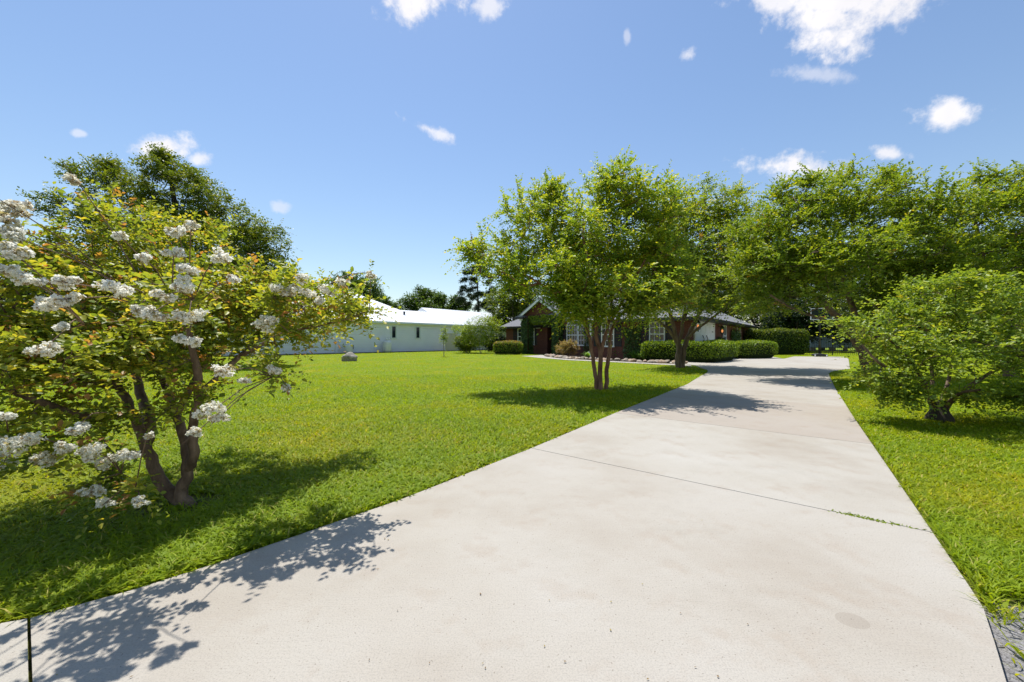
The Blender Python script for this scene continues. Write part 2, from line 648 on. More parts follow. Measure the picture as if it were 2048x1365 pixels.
def unit(a):
    return a / np.maximum(np.linalg.norm(a, axis=-1, keepdims=True), 1e-9)


def leaves_object(name, Pt, D, Nn, Ln, Wd, rnd, tone, mat, parent=None, loc=(0, 0, 0), tmpl='6', smooth=False):
    """one quad/two-quad leaf per row"""
    T, F = (T6, F6) if tmpl == '6' else (T4, F4)
    D = unit(D)
    S = unit(np.cross(Nn, D))
    Nn = np.cross(D, S)
    n = len(Pt)
    Ln = np.broadcast_to(Ln, (n,))[:, None, None]
    Wd = np.broadcast_to(Wd, (n,))[:, None, None]
    V = (Pt[:, None, :] - np.array(loc) + D[:, None, :] * T[None, :, 0:1] * Ln + S[:, None, :] * T[None, :, 1:2] * Wd + Nn[:, None, :] * T[None, :, 2:3] * Ln)
    k = len(T)
    idx = (np.arange(n)[:, None, None] * k + F[None]).reshape(-1, 4)
    return quads_object(name, V.reshape(-1, 3), idx, np.repeat(rnd, len(F)), np.repeat(tone, len(F)), mat, parent, loc, smooth)


def quads_object(name, V, idx, rnd, tone, mat, parent, loc, smooth=False):
    me = bpy.data.meshes.new(name)
    nv, nf, w = len(V), len(idx), idx.shape[1]
    me.vertices.add(nv)
    me.vertices.foreach_set('co', V.astype(np.float32).ravel())
    me.loops.add(nf * w)
    me.loops.foreach_set('vertex_index', idx.astype(np.int32).ravel())
    me.polygons.add(nf)
    me.polygons.foreach_set('loop_start', np.arange(0, nf * w, w, dtype=np.int32))
    me.polygons.foreach_set('loop_total', np.full(nf, w, dtype=np.int32))
    if smooth:
        me.polygons.foreach_set('use_smooth', np.ones(nf, bool))
    a = me.attributes.new('rnd', 'FLOAT', 'FACE')
    a.data.foreach_set('value', np.clip(rnd, 0, 1).astype(np.float32))
    a = me.attributes.new('tone', 'FLOAT', 'FACE')
    a.data.foreach_set('value', tone.astype(np.float32))
    me.update(calc_edges=True)
    return link_mesh(name, me, mat, parent)


class Tree:
    """skeleton grown from hand-laid stems towards tips scattered in clumps"""

    def __init__(self, base, seed):
        self.base = np.array(base, float)
        self.r = np.random.default_rng(seed)
        self.pos, self.par, self.dir = [], [], []
        self.chains, self.stem_r = [], {}
        self.tips = []

    def stem(self, pts, r0, r1, attach=None):
        pts = np.array(pts, float)
        # subdivide smoothly (Catmull-Rom)
        out = []
        n = len(pts)
        for i in range(n - 1):
            p0, p1, p2, p3 = pts[max(i - 1, 0)], pts[i], pts[i + 1], pts[min(i + 2, n - 1)]
            for s in np.linspace(0, 1, 5)[:-1]:
                out.append(.5 * ((2 * p1) + (-p0 + p2) * s + (2 * p0 - 5 * p1 + 4 * p2 - p3) * s * s + (-p0 + 3 * p1 - 3 * p2 + p3) * s ** 3))
        out.append(pts[-1])
        out = np.array(out)
        L = np.linalg.norm(out[-1] - out[0])
        out[1:-1] += self.r.normal(0, 1, (len(out) - 2, 3)) * L * .0025
        ch = []
        prev = -1
        if attach is not None and self.pos:
            prev = int(np.argmin(np.linalg.norm(np.array(self.pos) - out[0], axis=1)))
            ch = [prev]
        for i, p in enumerate(out):
            d = unit(out[min(i + 1, len(out) - 1)] - out[max(i - 1, 0)])
            self.pos.append(p)
            self.par.append(prev)
            self.dir.append(d)
            prev = len(self.pos) - 1
            self.stem_r[prev] = r0 + (r1 - r0) * i / (len(out) - 1)
            ch.append(prev)
        self.chains.append(ch)

    def grow(self, clumps, n, shell=.5, seg=.3, turn=.6, minz=None):
        C = np.array([c[0] for c in clumps])
        R = np.array([c[1] for c in clumps])
        w = np.array([c[2] if len(c) > 2 else np.prod(c[1]) ** .8 for c in clumps], float)
        w /= w.sum()
        k = self.r.choice(len(clumps), n, p=w)
        u = unit(self.r.normal(0, 1, (n, 3)))
        rad = self.r.random(n) ** shell
        tips = C[k] + u * R[k] * rad[:, None]
        if minz is not None:
            tips[:, 2] = np.maximum(tips[:, 2], minz)
        d0 = np.min(np.linalg.norm(tips[:, None, :] - np.array(self.pos)[None], axis=2), axis=1)
        order = np.argsort(d0 + self.r.random(n) * d0.std() * .6)
        for t in order:
            tip = tips[t]
            Pp, Dd = np.array(self.pos), np.array(self.dir)
            v = tip - Pp
            d = np.linalg.norm(v, axis=1) + 1e-6
            cosang = (v * Dd).sum(1) / d
            cost = d * (1 + turn * (1 - cosang)) + np.where(v[:, 2] < -.1, .3 * d, 0)
            j = int(np.argmin(cost))
            a = Pp[j]
            L = d[j]
            m = max(2, int(L / seg) + 1)
            ctrl = a + Dd[j] * L * .45 + np.array((0, 0, .06 * L))
            ch = [j]
            prev = j
            wob = self.r.normal(0, .035 * min(L, 1.2), (m, 3))
            for s in range(1, m + 1):
                f = s / m
                p = (1 - f) ** 2 * a + 2 * f * (1 - f) * ctrl + f * f * tip + (wob[s - 1] if s < m else 0)
                dd = unit(2 * (1 - f) * (ctrl - a) + 2 * f * (tip - ctrl) + 1e-6)
                self.pos.append(p)
                self.par.append(prev)
                self.dir.append(dd)
                prev = len(self.pos) - 1
                ch.append(prev)
            self.chains.append(ch)
            self.tips.append(prev)

    def wood(self, parent, mat, r_tip=.004, sides=7, name='trunk', maxr=.05, expo=2.4):
        n = len(self.pos)
        acc = np.zeros(n)
        child = np.zeros(n, bool)
        for i in range(n):
            if self.par[i] >= 0:
                child[self.par[i]] = True
        for i in range(n - 1, -1, -1):
            if not child[i]:
                acc[i] = r_tip ** expo
            if self.par[i] >= 0:
                acc[self.par[i]] += acc[i]
        rad = np.minimum(acc ** (1 / expo), maxr)
        for i, r in self.stem_r.items():
            rad[i] = r
        mb = MB()
        P_ = np.array(self.pos) - self.base
        for ch in self.chains:
            rr = rad[ch].copy()
            if len(rr) > 1 and ch[0] not in self.stem_r or ch[1] not in self.stem_r:
                rr[0] = min(rr[0], rr[1] * 1.5)
            big = rr.max() > .03
            mb.tube(P_[ch], list(rr), max(sides, 10) if big else (sides if rr.max() > .012 else 4), cap=False)
        return mb.build(name, mat, parent, smooth=True)

    def foliage(self, parent, mat, shoots=5, per=8, slen=.35, leaf=(.06, .034), up=.35, droop=0.0, tmpl='6', spread=.9, rnd_top=None, red=0.0, name='crown', back=.5, jit=.45, light=.0):
        r = self.r
        tip = np.array(self.tips)
        TP, TD = np.array(self.pos)[tip], np.array(self.dir)[tip]
        par = np.array(self.par)[tip]
        PP = np.array(self.pos)[par]
        n = len(tip)
        S = n * shoots
        k = np.repeat(np.arange(n), shoots)
        f = r.random(S) ** .8 * back
        o = TP[k] * (1 - f[:, None]) + PP[k] * f[:, None]
        d = unit(TD[k] * .7 + r.normal(0, spread, (S, 3)) * np.array((1, 1, .7)) + np.array((0, 0, up - droop)))
        L = slen * (.5 + r.random(S))
        m = per
        j = np.tile(np.arange(m), S)
        s = np.repeat(np.arange(S), m)
        t = (j + .5 + r.random(S * m) * .4) / m
        curve = np.array((0, 0, -1.0)) * (t ** 2 * L[s] * (.25 + droop * .4))[:, None]
        pos = o[s] + d[s] * (t * L[s])[:, None] + curve
        side = unit(np.cross(d, np.array((0, 0, 1.0))) + r.normal(0, .25, (S, 3)))
        sg = np.where(j % 2 == 0, 1.0, -1.0)
        D = unit(d[s] * .55 + side[s] * sg[:, None] * .9 + r.normal(0, jit * .6, (S * m, 3)) + np.array((0, 0, .05)))
        Nn = unit(np.array((0, 0, 1.0)) + r.normal(0, jit, (S * m, 3)) + d[s] * .1)
        sz = (.65 + .6 * r.random(S * m)) * (1 - .35 * np.abs(t - .4))
        base_r = r.random(S)[s] * .45 + r.random(S * m) * .4
        # young growth at the shoot ends is paler
        rn = base_r + .25 * t * r.random(S * m) + light
        tn = (r.random(S) < red)[s] * (.5 + .5 * r.random(S * m)) * (t > .25)
        return leaves_object(name, pos, D, Nn, leaf[0] * sz, leaf[1] * sz, rn, tn, mat, parent, tuple(self.base), tmpl)


def cl(px, py, Y, rpx, rpy, dep, w=None):
    c = P(px, py, Y)
    r = np.array((rpx / FPX * Y, dep, rpy / FPX * Y))
    return (c, r) if w is None else (c, r, w)


# ------------------------------------------------------------------ ground, drive, paths
def poly_face(name, pts, z, mat, tints=None, kind='structure'):
    bm = bmesh.new()
    vs = [bm.verts.new((p[0], p[1], z)) for p in pts]
    f = bm.faces.new(vs)
    if f.normal.z < 0 or f.calc_area() and Vector(f.normal).z < 0:
        f.normal_flip()
    me = bpy.data.meshes.new(name)
    bm.to_mesh(me)
    bm.free()
    o = link_mesh(name, me, mat)
    return tag(o, kind=kind)


g = MB()
g.add([(-700, -60, -.035), (700, -60, -.035), (700, 900, -.035), (-700, 900, -.035)], [(0, 1, 2, 3)])
tag(g.build('ground', M['ground']), kind='structure')

U = np.array((.63, .777))
V = np.array((.777, -.63))

left_edge = [(0, 1247), (58, 1237), (273, 1178), (420, 1131), (586, 1074), (800, 1000), (1062, 897), (1229, 827), (1374, 769), (1400, 753)]
turn_l = [(1412, 747), (1417, 742.5), (1413, 738.5), (1400, 735)]
right_edge = [(1967, 1217), (1940, 1175), (1861, 1059), (1779, 939), (1710, 839), (1670, 776), (1659, 752)]
turn_r = [(1657, 747.5), (1662, 743.5), (1675, 740.5), (1700, 738)]
DRIVE = [(-6.5, -.9), (-3.0, .75)] + [G(*p) for p in left_edge] + [G(*p) for p in turn_l] + [G(1392, 731.5)]
DRIVE += [(8.2, 21.6), (10.2, 22.9), (13.5, 26.0), (17.0, 30.4), (19.2, 29.5), G(1568, 718), G(1588, 713.3), G(1690, 714), G(1697, 718)]
DRIVE += [G(*p) for p in reversed(turn_r)] + [G(*p) for p in reversed(right_edge)] + [G(1990, 1288), G(2013, 1365), (1.15, .68), (1.5, -.2), (4.6, -2.4), (-5.5, -2.4)]


def make_drive():
    bm = bmesh.new()
    vs = [bm.verts.new((p[0], p[1], 0)) for p in DRIVE]
    f = bm.faces.new(vs)
    f.normal_update()
    if f.normal.z < 0:
        f.normal_flip()
    joints = [.02, 3.45, 5.98, 9.15, 12.2, 15.4, 18.6]
    for j in joints:
        for e in (-.0045, .0045):
            co = U * (j + e)
            geom = bm.verts[:] + bm.edges[:] + bm.faces[:]
            bmesh.ops.bisect_plane(bm, geom=geom, plane_co=(co[0], co[1], 0), plane_no=(U[0], U[1], 0), dist=1e-5)
    lay = bm.faces.layers.float.new('tint')
    kill = []
    for f in bm.faces:
        c = f.calc_center_median()
        s = c.x * U[0] + c.y * U[1]
        if any(abs(s - j) < .0044 and f.calc_area() < .2 for j in joints):
            kill.append(f)
        else:
            # which slab (area centroid is safe: slabs are convex enough along U)
            k = sum(s > j for j in joints)
            f[lay] = [0, .1, .0, .58, .15, .2, .05, .0][k]
    bmesh.ops.delete(bm, geom=kill, context='FACES')
    bmesh.ops.triangulate(bm, faces=bm.faces[:])
    me = bpy.data.meshes.new('driveway')
    bm.to_mesh(me)
    bm.free()
    o = link_mesh('driveway', me, M['concrete'])
    md = o.modifiers.new('thick', 'SOLIDIFY')
    md.thickness = .09
    md.offset = -1
    return tag(o, kind='structure')


make_drive()

path_lo = [(1043, 712.5), (1082, 716.3), (1140, 720.6), (1185, 722.6), (1220, 724.2), (1300, 728.2), (1348, 730.6), (1385, 733)]
path_hi = [(1085, 710.0), (1090, 712.5), (1108, 715.6), (1140, 718.4), (1185, 720.6), (1220, 722.2), (1300, 725.8), (1348, 728), (1378, 729.5)]
PATH = [G(*p) for p in path_lo] + [G(*p) for p in reversed(path_hi)]
o = poly_face('path', PATH, -.005, M['concrete'])

HO = np.array((3.88, 33.97))


def HW(x, y):
    return HO + V * x + U * y


BED = [G(*p) for p in path_hi] + [tuple(HW(12.2, -6.0)), tuple(HW(5.7, -4.9)), tuple(HW(5.8, -.05)), tuple(HW(.6, -.05))]
o = poly_face('garden_bed', BED, -.02, M['mulch'])
WO = np.array((-13.25, 40.9))
WU, WV = U, np.array((-.777, .63))


def WW(x, y):
    return WO + WU * x + WV * y


STRIP = [tuple(WW(-14, -.55)), tuple(WW(24, -.5)), tuple(WW(24, .2)), tuple(WW(-14, .2))]
o = poly_face('bare_soil', STRIP, -.02, M['mulch'])


def in_poly(x, y, poly):
    poly = np.array(poly)
    inside = np.zeros(len(x), bool)
    j = len(poly) - 1
    for i in range(len(poly)):
        xi, yi, xj, yj = poly[i][0], poly[i][1], poly[j][0], poly[j][1]
        c = ((yi > y) != (yj > y)) & (x < (xj - xi) * (y - yi) / (yj - yi + 1e-12) + xi)
        inside ^= c
        j = i
    return inside


# ------------------------------------------------------------------ grass
def make_grass():
    r = np.random.default_rng(11)
    Vs, Fs, Rn = [], [], []
    off = 0
    house_b = [tuple(HW(*p)) for p in ((-7.2, 1.4), (-3.4, 1.4), (-3.6, -.4), (5.7, -.4), (5.7, -4.8), (12.2, -4.8), (12.2, 16), (-7.2, 16))]
    house_w = [tuple(WW(*p)) for p in ((-14, -.3), (24, -.3), (24, 13), (-14, 13))]
    edges = np.concatenate([np.linspace(1.0, 3.0, 7), np.geomspace(3.4, 48, 22)])
    for y0, y1 in zip(edges[:-1], edges[1:]):
        ym = (y0 + y1) / 2
        dens = 12500 * (2.2 / max(ym, 2.2)) ** 1.5
        wid = .0068 * (max(ym, 2.2) / 2.2) ** .6
        hgt = .052 if ym > 3 else .058
        lod = 0 if ym < 13 else 1
        x0, x1 = -1.5 * y1 - 1.2, 1.55 * y1 + 1.2
        n = int((x1 - x0) * (y1 - y0) * dens)
        x = r.uniform(x0, x1, n)
        y = r.uniform(y0, y1, n)
        keep = (np.abs(x) < 1.5 * y + 1.4)
        keep &= ~in_poly(x, y, DRIVE)
        if ym < 12:  # a narrow trimmed line of soil along the slab
            for (ax, ay), (bx, by) in zip(DRIVE, DRIVE[1:] + DRIVE[:1]):
                ux, uy = bx - ax, by - ay
                tt = np.clip(((x - ax) * ux + (y - ay) * uy) / (ux * ux + uy * uy), 0, 1)
                keep &= np.hypot(x - ax - tt * ux, y - ay - tt * uy) > .02 + .025 * r.random(n) ** 2
        for pl in (PATH, BED, house_b, house_w, STRIP):
            if y1 > 14:
                keep &= ~in_poly(x, y, pl)
        ds = np.hypot(x - 2.05, y - 1.22) + .3 * (np.sin(x * 13) * np.cos(y * 11) * .5 + .5)
        keep &= (ds > .7 + .12 * r.random(n)) | (r.random(n) < .05)
        # worn, thin patch under the near myrtle
        dm = np.hypot((x + 2.4) / 1.0, (y - 2.86) / .8)
        keep &= (dm > .28) | (r.random(n) < .12)
        x, y = x[keep], y[keep]
        n = len(x)
        # weeds: broad round leaves between the blades near the drive on the left
        weed = (r.random(n) < np.where((y < 5 + np.sin(x * 3)) & (x < 1), .17, .035)) & (y < 9)
        az = r.random(n) * 2 * np.pi
        lean = .55 + .8 * r.random(n)
        h = hgt * (.45 + .75 * r.random(n))
        w = wid * (.6 + .8 * r.random(n))
        w = np.where(weed, .021 * (.5 + .8 * r.random(n)), w)
        h = np.where(weed, .032 + .022 * r.random(n), h)
        lean = np.where(weed, .9 + .4 * r.random(n), lean)
        dx, dy = np.cos(az), np.sin(az)
        sx, sy = -dy, dx
        z0 = -.037 + .012 * np.sin(x * 1.7) * np.cos(y * 1.3)
        base = np.stack([x, y, np.minimum(z0, -.03)], 1)
        horiz = np.stack([dx, dy, np.zeros(n)], 1)
        sd = np.stack([sx, sy, np.zeros(n)], 1)
        rn = r.random(n) * .8 + .12 * r.random(n)
        rn = np.where(r.random(n) < (.05 if ym < 6 else .012), .97, rn)
        rn = np.where(weed, .2 + .35 * r.random(n), rn)
        if ym > 7:
            rn = .48 + (rn - .48) * max(.35, 1 - (ym - 7) / 12)
        if lod == 0:
            prof = [(0, 0, .55), (.45, .5, 1.0), (1.0, .82, .55), (1.6, .9, .06)]  # horizontal (x lean), height, width
            rows = []
            for (a, b, c) in prof:
                ctr = base + horiz * (a * lean * h * .8)[:, None] + np.array((0, 0, 1.0)) * (b * h)[:, None]
                cc = np.where(weed, {0: .1, .45: 1.0, 1.0: 1.0, 1.6: .3}[a], c)
                rows.append(ctr - sd * (w * .5 * cc)[:, None])
                rows.append(ctr + sd * (w * .5 * cc)[:, None])
            Vv = np.stack(rows, 1)
            F = np.array([(0, 1, 3, 2), (2, 3, 5, 4), (4, 5, 7, 6)])
        else:
            t1 = base + horiz * (lean * h * 1.3)[:, None] + np.array((0, 0, 1.0)) * (h * .75)[:, None]
            Vv = np.stack([base - sd * (w * .5)[:, None], base + sd * (w * .5)[:, None], t1 + sd * (w * .22)[:, None], t1 - sd * (w * .22)[:, None]], 1)
            F = np.array([(0, 1, 2, 3)])
        k = Vv.shape[1]
        Vs.append(Vv.reshape(-1, 3))
        Fs.append((np.arange(n)[:, None, None] * k + F[None]).reshape(-1, 4) + off)
        Rn.append(np.repeat(rn, len(F)))
        off += n * k
    V_, F_, R_ = np.concatenate(Vs), np.concatenate(Fs), np.concatenate(Rn)
    o = quads_object('grass', V_, F_, R_, np.zeros(len(R_)), M['grass'], None, (0, 0, 0))
    tag(o, 'mown lawn grass with small weeds on both sides of the drive', 'grass', kind='stuff')
    print('grass faces', len(F_))


make_grass()

# tufts growing in the first joint
r = np.random.default_rng(5)
n = 260
pp = np.array(G(1745, 1040)) + np.outer(r.normal(0, .1, n), V) + np.outer(r.normal(0, .004, n), U)
az = r.random(n) * 6.28
D_ = np.stack([np.cos(az) * .8, np.sin(az) * .8, .3 + .7 * r.random(n)], 1)
o = leaves_object('joint_weeds', np.column_stack([pp, np.full(n, -.01)]), D_, np.array((0, 0, 1.0)) + r.normal(0, .3, (n, 3)), .028 * (.4 + r.random(n)), .005, r.random(n) * .5, np.zeros(n), M['grass'])
tag(o, 'tiny green weeds rooted in the dark joint of the drive', 'weeds', kind='stuff')

# leaf litter on the drive
n = 34
px = r.uniform(60, 1500, n)
py = 1365 - (r.random(n) ** 1.3) * 380
gx = np.array([G(a, b) for a, b in zip(px, py)])
ok = in_poly(gx[:, 0], gx[:, 1], DRIVE)
gx = gx[ok]
extra = np.array([np.array(G(*p)) for p in ((1940, 1120), (1960, 1140), (1975, 1190), (1990, 1230), (1750, 900), (1742, 895))])
gx = np.concatenate([gx, extra])
n = len(gx)
az = r.random(n) * 6.28
D_ = np.stack([np.cos(az), np.sin(az), .04 * r.random(n)], 1)
o = leaves_object('leaf_litter', np.column_stack([gx, np.full(n, .005)]), D_, np.array((0, 0, 1.0)) + r.normal(0, .1, (n, 3)), .007 + .008 * r.random(n), .004 + .004 * r.random(n), r.random(n), np.zeros(n), M['litter'], tmpl='4')
tag(o, 'small brown fallen leaf bits scattered on the pale concrete', 'leaf litter', kind='stuff')


# ------------------------------------------------------------------ brick house
def fmap(y0):
    return lambda a, d, z: (a, y0 - d, z)


def smap(x0):
    return lambda a, d, z: (x0 + d, a, z)


def mbox(mb, mp, a0, a1, d0, d1, z0, z1):
    p, q = mp(a0, d0, z0), mp(a1, d1, z1)
    mb.box(min(p[0], q[0]), max(p[0], q[0]), min(p[1], q[1]), max(p[1], q[1]), z0, z1)


def window(parent, mp, a0, a1, z0, z1, cols=2, rows=4, rail=True, fr=.07, glass='glass', mat='white_paint', name='window'):
    f = MB()
    mbox(f, mp, a0, a0 + fr, .002, .06, z0, z1)
    mbox(f, mp, a1 - fr, a1, .002, .06, z0, z1)
    mbox(f, mp, a0 + fr, a1 - fr, .002, .06, z1 - fr, z1)
    mbox(f, mp, a0 - .03, a1 + .03, .002, .09, z0 - .05, z0 + .05)
    zm = (z0 + z1) / 2
    if rail:
        mbox(f, mp, a0 + fr, a1 - fr, .002, .055, zm - .035, zm + .035)
    for i in range(1, cols):
        a = a0 + (a1 - a0) * i / cols
        mbox(f, mp, a - .014, a + .014, .002, .04, z0 + .05, z1 - fr)
    for i in range(1, rows):
        z = z0 + (z1 - z0) * i / rows
        if rail and abs(z - zm) < .06:
            continue
        mbox(f, mp, a0 + fr, a1 - fr, .002, .038, z - .014, z + .014)
    w = f.build(name, M[mat], parent)
    p = MB()
    mbox(p, mp, a0 + fr * .5, a1 - fr * .5, .001, .012, z0 + .03, z1 - fr * .5)
    p.build('pane', M[glass], w)
    return w


def shutter(parent, mp, a0, a1, z0, z1):
    s = MB()
    mbox(s, mp, a0, a0 + .06, .003, .05, z0, z1)
    mbox(s, mp, a1 - .06, a1, .003, .05, z0, z1)
    for za, zb in ((z0, z0 + .1), ((z0 + z1) / 2 - .05, (z0 + z1) / 2 + .05), (z1 - .1, z1)):
        mbox(s, mp, a0 + .06, a1 - .06, .003, .05, za, zb)
    z = z0 + .12
    while z < z1 - .13:
        if abs(z - (z0 + z1) / 2) > .08:
            mbox(s, mp, a0 + .06, a1 - .06, .003, .035, z, z + .045)
        z += .065
    return s.build('shutter', M['shutter'], parent)


def hip(x0, x1, y0, y1, ze, slope, mb, soff=.0):
    w, d = x1 - x0, y1 - y0
    h = min(w, d) / 2
    zr = ze + h * slope
    if w >= d:
        r0, r1 = (x0 + h, (y0 + y1) / 2, zr), (x1 - h, (y0 + y1) / 2, zr)
        fs = [(0, 1, 5, 4), (1, 2, 5), (2, 3, 4, 5), (3, 0, 4)]
    else:
        r0, r1 = ((x0 + x1) / 2, y0 + h, zr), ((x0 + x1) / 2, y1 - h, zr)
        fs = [(0, 1, 4), (1, 2, 5, 4), (2, 3, 5), (3, 0, 4, 5)]
    mb.add([(x0, y0, ze), (x1, y0, ze), (x1, y1, ze), (x0, y1, ze), r0, r1], fs + [(3, 2, 1, 0)])


def gutter(mb, x0, x1, y0, y1, ze, w=.12, h=.17):
    """fascia ring around an eave"""
    mb.box(x0 - w, x1 + w, y0 - w, y0 - .002, ze - h, ze + .02)
    mb.box(x0 - w, x1 + w, y1 + .002, y1 + w, ze - h, ze + .02)
    mb.box(x0 - w, x0 - .002, y0, y1, ze - h, ze + .02)
    mb.box(x1 + .002, x1 + w, y0, y1, ze - h, ze + .02)


bh = empty('brick_house', (HO[0], HO[1], 0), 'low red brick house with grey shingle roof and ivy-clad entry', 'house', rz=math.atan2(V[1], V[0]))
w = MB()
w.box(-7.0, -2.6, 1.54, 15, -.05, 2.62)        # left wing
w.box(-2.96, -1.85, 1.2, 15, -.05, 3.5)         # brick pier beside the entry
w.box(-1.85, .3, 3.2, 15, -.05, 3.5)            # recessed entry back wall
w.box(.3, 5.9, 0, 15, -.05, 3.32)               # arched window bay
w.box(5.76, 12.07, -4.7, 15.1, -.05, 2.5)      # garage wing
w.prism([(-3.5, 3.25), (.38, 3.25), (.38, 3.5), (-1.56, 4.75), (-3.5, 3.5)], 'y', .0, 1.0)
w.build('wall', M['brick'], bh)
for cx in (-3.2, .1):
    c = MB()
    c.box(cx - .27, cx + .27, -.3, .24, -.05, 3.24)
    c.box(cx - .32, cx + .32, -.35, .29, -.05, .12)
    c.build('column', M['brick'], bh)
rf = MB()
hip(-7.5, 12.0, 1.0, 15.6, 2.55, .58, rf)
hip(-.7, 6.3, -.5, 13.5, 3.38, .6, rf)
hip(5.3, 12.6, -5.2, 15.7, 2.52, .52, rf)
# entry gable roof
ya, yb = -.55, 7.5
rf.prism([(-3.95, 3.36), (-1.56, 4.98), (.83, 3.36), (.83, 3.26), (-1.56, 4.86), (-3.95, 3.26)], 'y', ya, yb)
rf.prism([(-4.2, 3.3), (-3.2, 3.3), (-3.55, 3.56)], 'y', ya - .05, yb - 3)
roof = rf.build('roof', M['shingle'], bh)
ft = MB()
gutter(ft, -7.5, 5.2, 1.0, 15.6, 2.53)
gutter(ft, .6, 6.3, -.5, 13.5, 3.36)
gutter(ft, 5.3, 12.6, -5.2, 15.7, 2.5)
ft.box(-4.25, -3.15, ya - .16, ya - .02, 3.13, 3.3)
ft.box(.1, .6, ya - .16, ya - .02, 3.13, 3.3)
ft.build('gutter', M['dark_trim'], bh)
tr = MB()
for s in (-1, 1):
    for k in range(1):
        xa, xb = -1.56, -1.56 + s * 2.28
        za, zb = 4.84, 3.29
        tr.add([(xa, ya + .0, za), (xb, ya, zb), (xb, ya, zb - .2), (xa, ya, za - .22), (xa, ya - .05, za), (xb, ya - .05, zb), (xb, ya - .05, zb - .2), (xa, ya - .05, za - .22)],
               [(0, 1, 2, 3), (4, 7, 6, 5), (0, 4, 5, 1), (3, 2, 6, 7), (1, 5, 6, 2), (0, 3, 7, 4)])
tr.box(-3.0, -2.6, 1.0, 1.5, 2.3, 2.55)
tr.build('rake_board', M['white_paint'], bh)
sf = MB()
sf.box(-7.4, -2.7, 1.05, 1.53, 2.36, 2.4)
sf.box(5.4, 12.5, -5.1, -4.71, 2.33, 2.37)
sf.box(12.08, 12.5, -4.7, 15.5, 2.33, 2.37)
sf.box(-1.85, .3, -.3, 3.1, 2.8, 2.86)
sf.build('soffit', M['dark_trim'], bh)
# left wing window
window(bh, fmap(1.54), -5.5, -4.5, .8, 2.36, 2, 4)
window(bh, fmap(1.54), -4.47, -3.5, .8, 2.36, 2, 4, glass='glass_blue')
shutter(bh, fmap(1.54), -6.05, -5.53, .8, 2.36)
shutter(bh, fmap(1.54), -3.47, -3.0, .8, 2.36)
# arched window: two sashes under a low arch
mpa = fmap(0)
w1 = window(bh, mpa, .93, 1.98, .8, 2.48, 4, 4)
w2 = window(bh, mpa, 2.02, 3.08, .8, 2.48, 4, 4)
ar = MB()
n = 14
pts_o, pts_i = [], []
for i in range(n + 1):
    a = .93 + (3.08 - .93) * i / n
    k = (i / n - .5) * 2
    pts_o.append((a, 2.48 + .4 * math.sqrt(max(0, 1 - k * k))))
    pts_i.append((1.0 + (3.01 - 1.0) * i / n, 2.48 + .33 * math.sqrt(max(0, 1 - k * k))))
for i in range(n):
    q = [pts_o[i], pts_o[i + 1], pts_i[i + 1], pts_i[i]]
    ar.add([mpa(a, .001, z) for a, z in q] + [mpa(a, .06, z) for a, z in q], [(0, 1, 2, 3), (7, 6, 5, 4), (0, 4, 5, 1), (2, 6, 7, 3), (1, 5, 6, 2), (0, 3, 7, 4)])
for a in (1.26, 1.6, 2.35, 2.7):
    mbox(ar, mpa, a - .012, a + .012, .002, .035, 2.48, 2.74)
aw = ar.build('window_arch', M['white_paint'], bh)
pa = MB()
pa.add([mpa(a, .012, z) for a, z in pts_i], [tuple(range(len(pts_i)))])
pa.build('pane', M['glass'], aw)
shutter(bh, mpa, .32, .88, .8, 2.5)
shutter(bh, mpa, 3.15, 3.7, .8, 2.5)
# garage wing front windows
mpb = fmap(-4.7)
for (a0, a1) in ((6.42, 7.33), (9.6, 10.55)):
    window(bh, mpb, a0, a1, .8, 2.34, 3, 4)
    shutter(bh, mpb, a0 - .55, a0 - .04, .8, 2.34)
    shutter(bh, mpb, a1 + .04, a1 + .5, .8, 2.34)
# garage door
mpg = smap(12.07)
gd = MB()
mbox(gd, mpg, -4.3, .3, .002, .05, 0, 2.24)
for i in range(4):
    for j in range(4):
        a0 = -4.18 + j * 1.12
        mbox(gd, mpg, a0, a0 + 1.0, .05, .065, .08 + i * .53, .08 + i * .53 + .44)
gdo = gd.build('garage_door', M['white_paint'], bh)
for a in (-2.75, -1.85):
    hd = MB()
    hd.tube([mpg(a, .08, .95), mpg(a + .08, .14, 1.15), mpg(a + .08, .14, 1.3), mpg(a, .08, 1.5)], .025, 6)
    hd.build('handle', M['black_metal'], gdo)
hd = MB()
mbox(hd, mpg, -.35, -.05, .066, .09, 1.72, 1.77)
hd.build('latch', M['black_metal'], gdo)
dtr = MB()
mbox(dtr, mpg, -4.46, -4.31, .002, .08, 0, 2.36)
mbox(dtr, mpg, .31, .46, .002, .08, 0, 2.36)
mbox(dtr, mpg, -4.31, .31, .002, .08, 2.25, 2.36)
dtr.build('door_frame', M['white_paint'], bh)
window(bh, mpg, 3.2, 4.25, .75, 2.3, 2, 2, mat='white_paint', fr=.1)
for a in (8.2, 9.6):
    tr2 = MB()
    tr2.box(12.09, 12.2, a, a + .1, 0, 2.3)
    tr2.build('downspout', M['tan_vinyl'], bh)
dsp = MB()
dsp.box(5.62, 5.74, -4.82, -4.7, 0, 2.35)
dsp.build('downspout', M['white_paint'], bh)
fd = MB()
fd.box(-1.84, .29, 3.1, 3.19, 0, 2.75)  # dark sheet across the whole recess, painted as its shade
fd.box(-1.2, -.35, 3.06, 3.1, 0, 2.2)
fd.build('front_door_and_shade', M['door_and_shade'], bh)
for (x, y) in ((-3.55, -.42), (1.2, -.42)):
    fl = MB()
    fl.box(x - .18, x + .18, y - .1, y + .1, 3.0, 3.12)
    fl.lathe([(.02, .0), (.06, -.02), (.08, -.14), (.075, -.15)], 10, (x, y - .05, 3.0))
    fl.build('floodlight', M['white_paint'], bh)


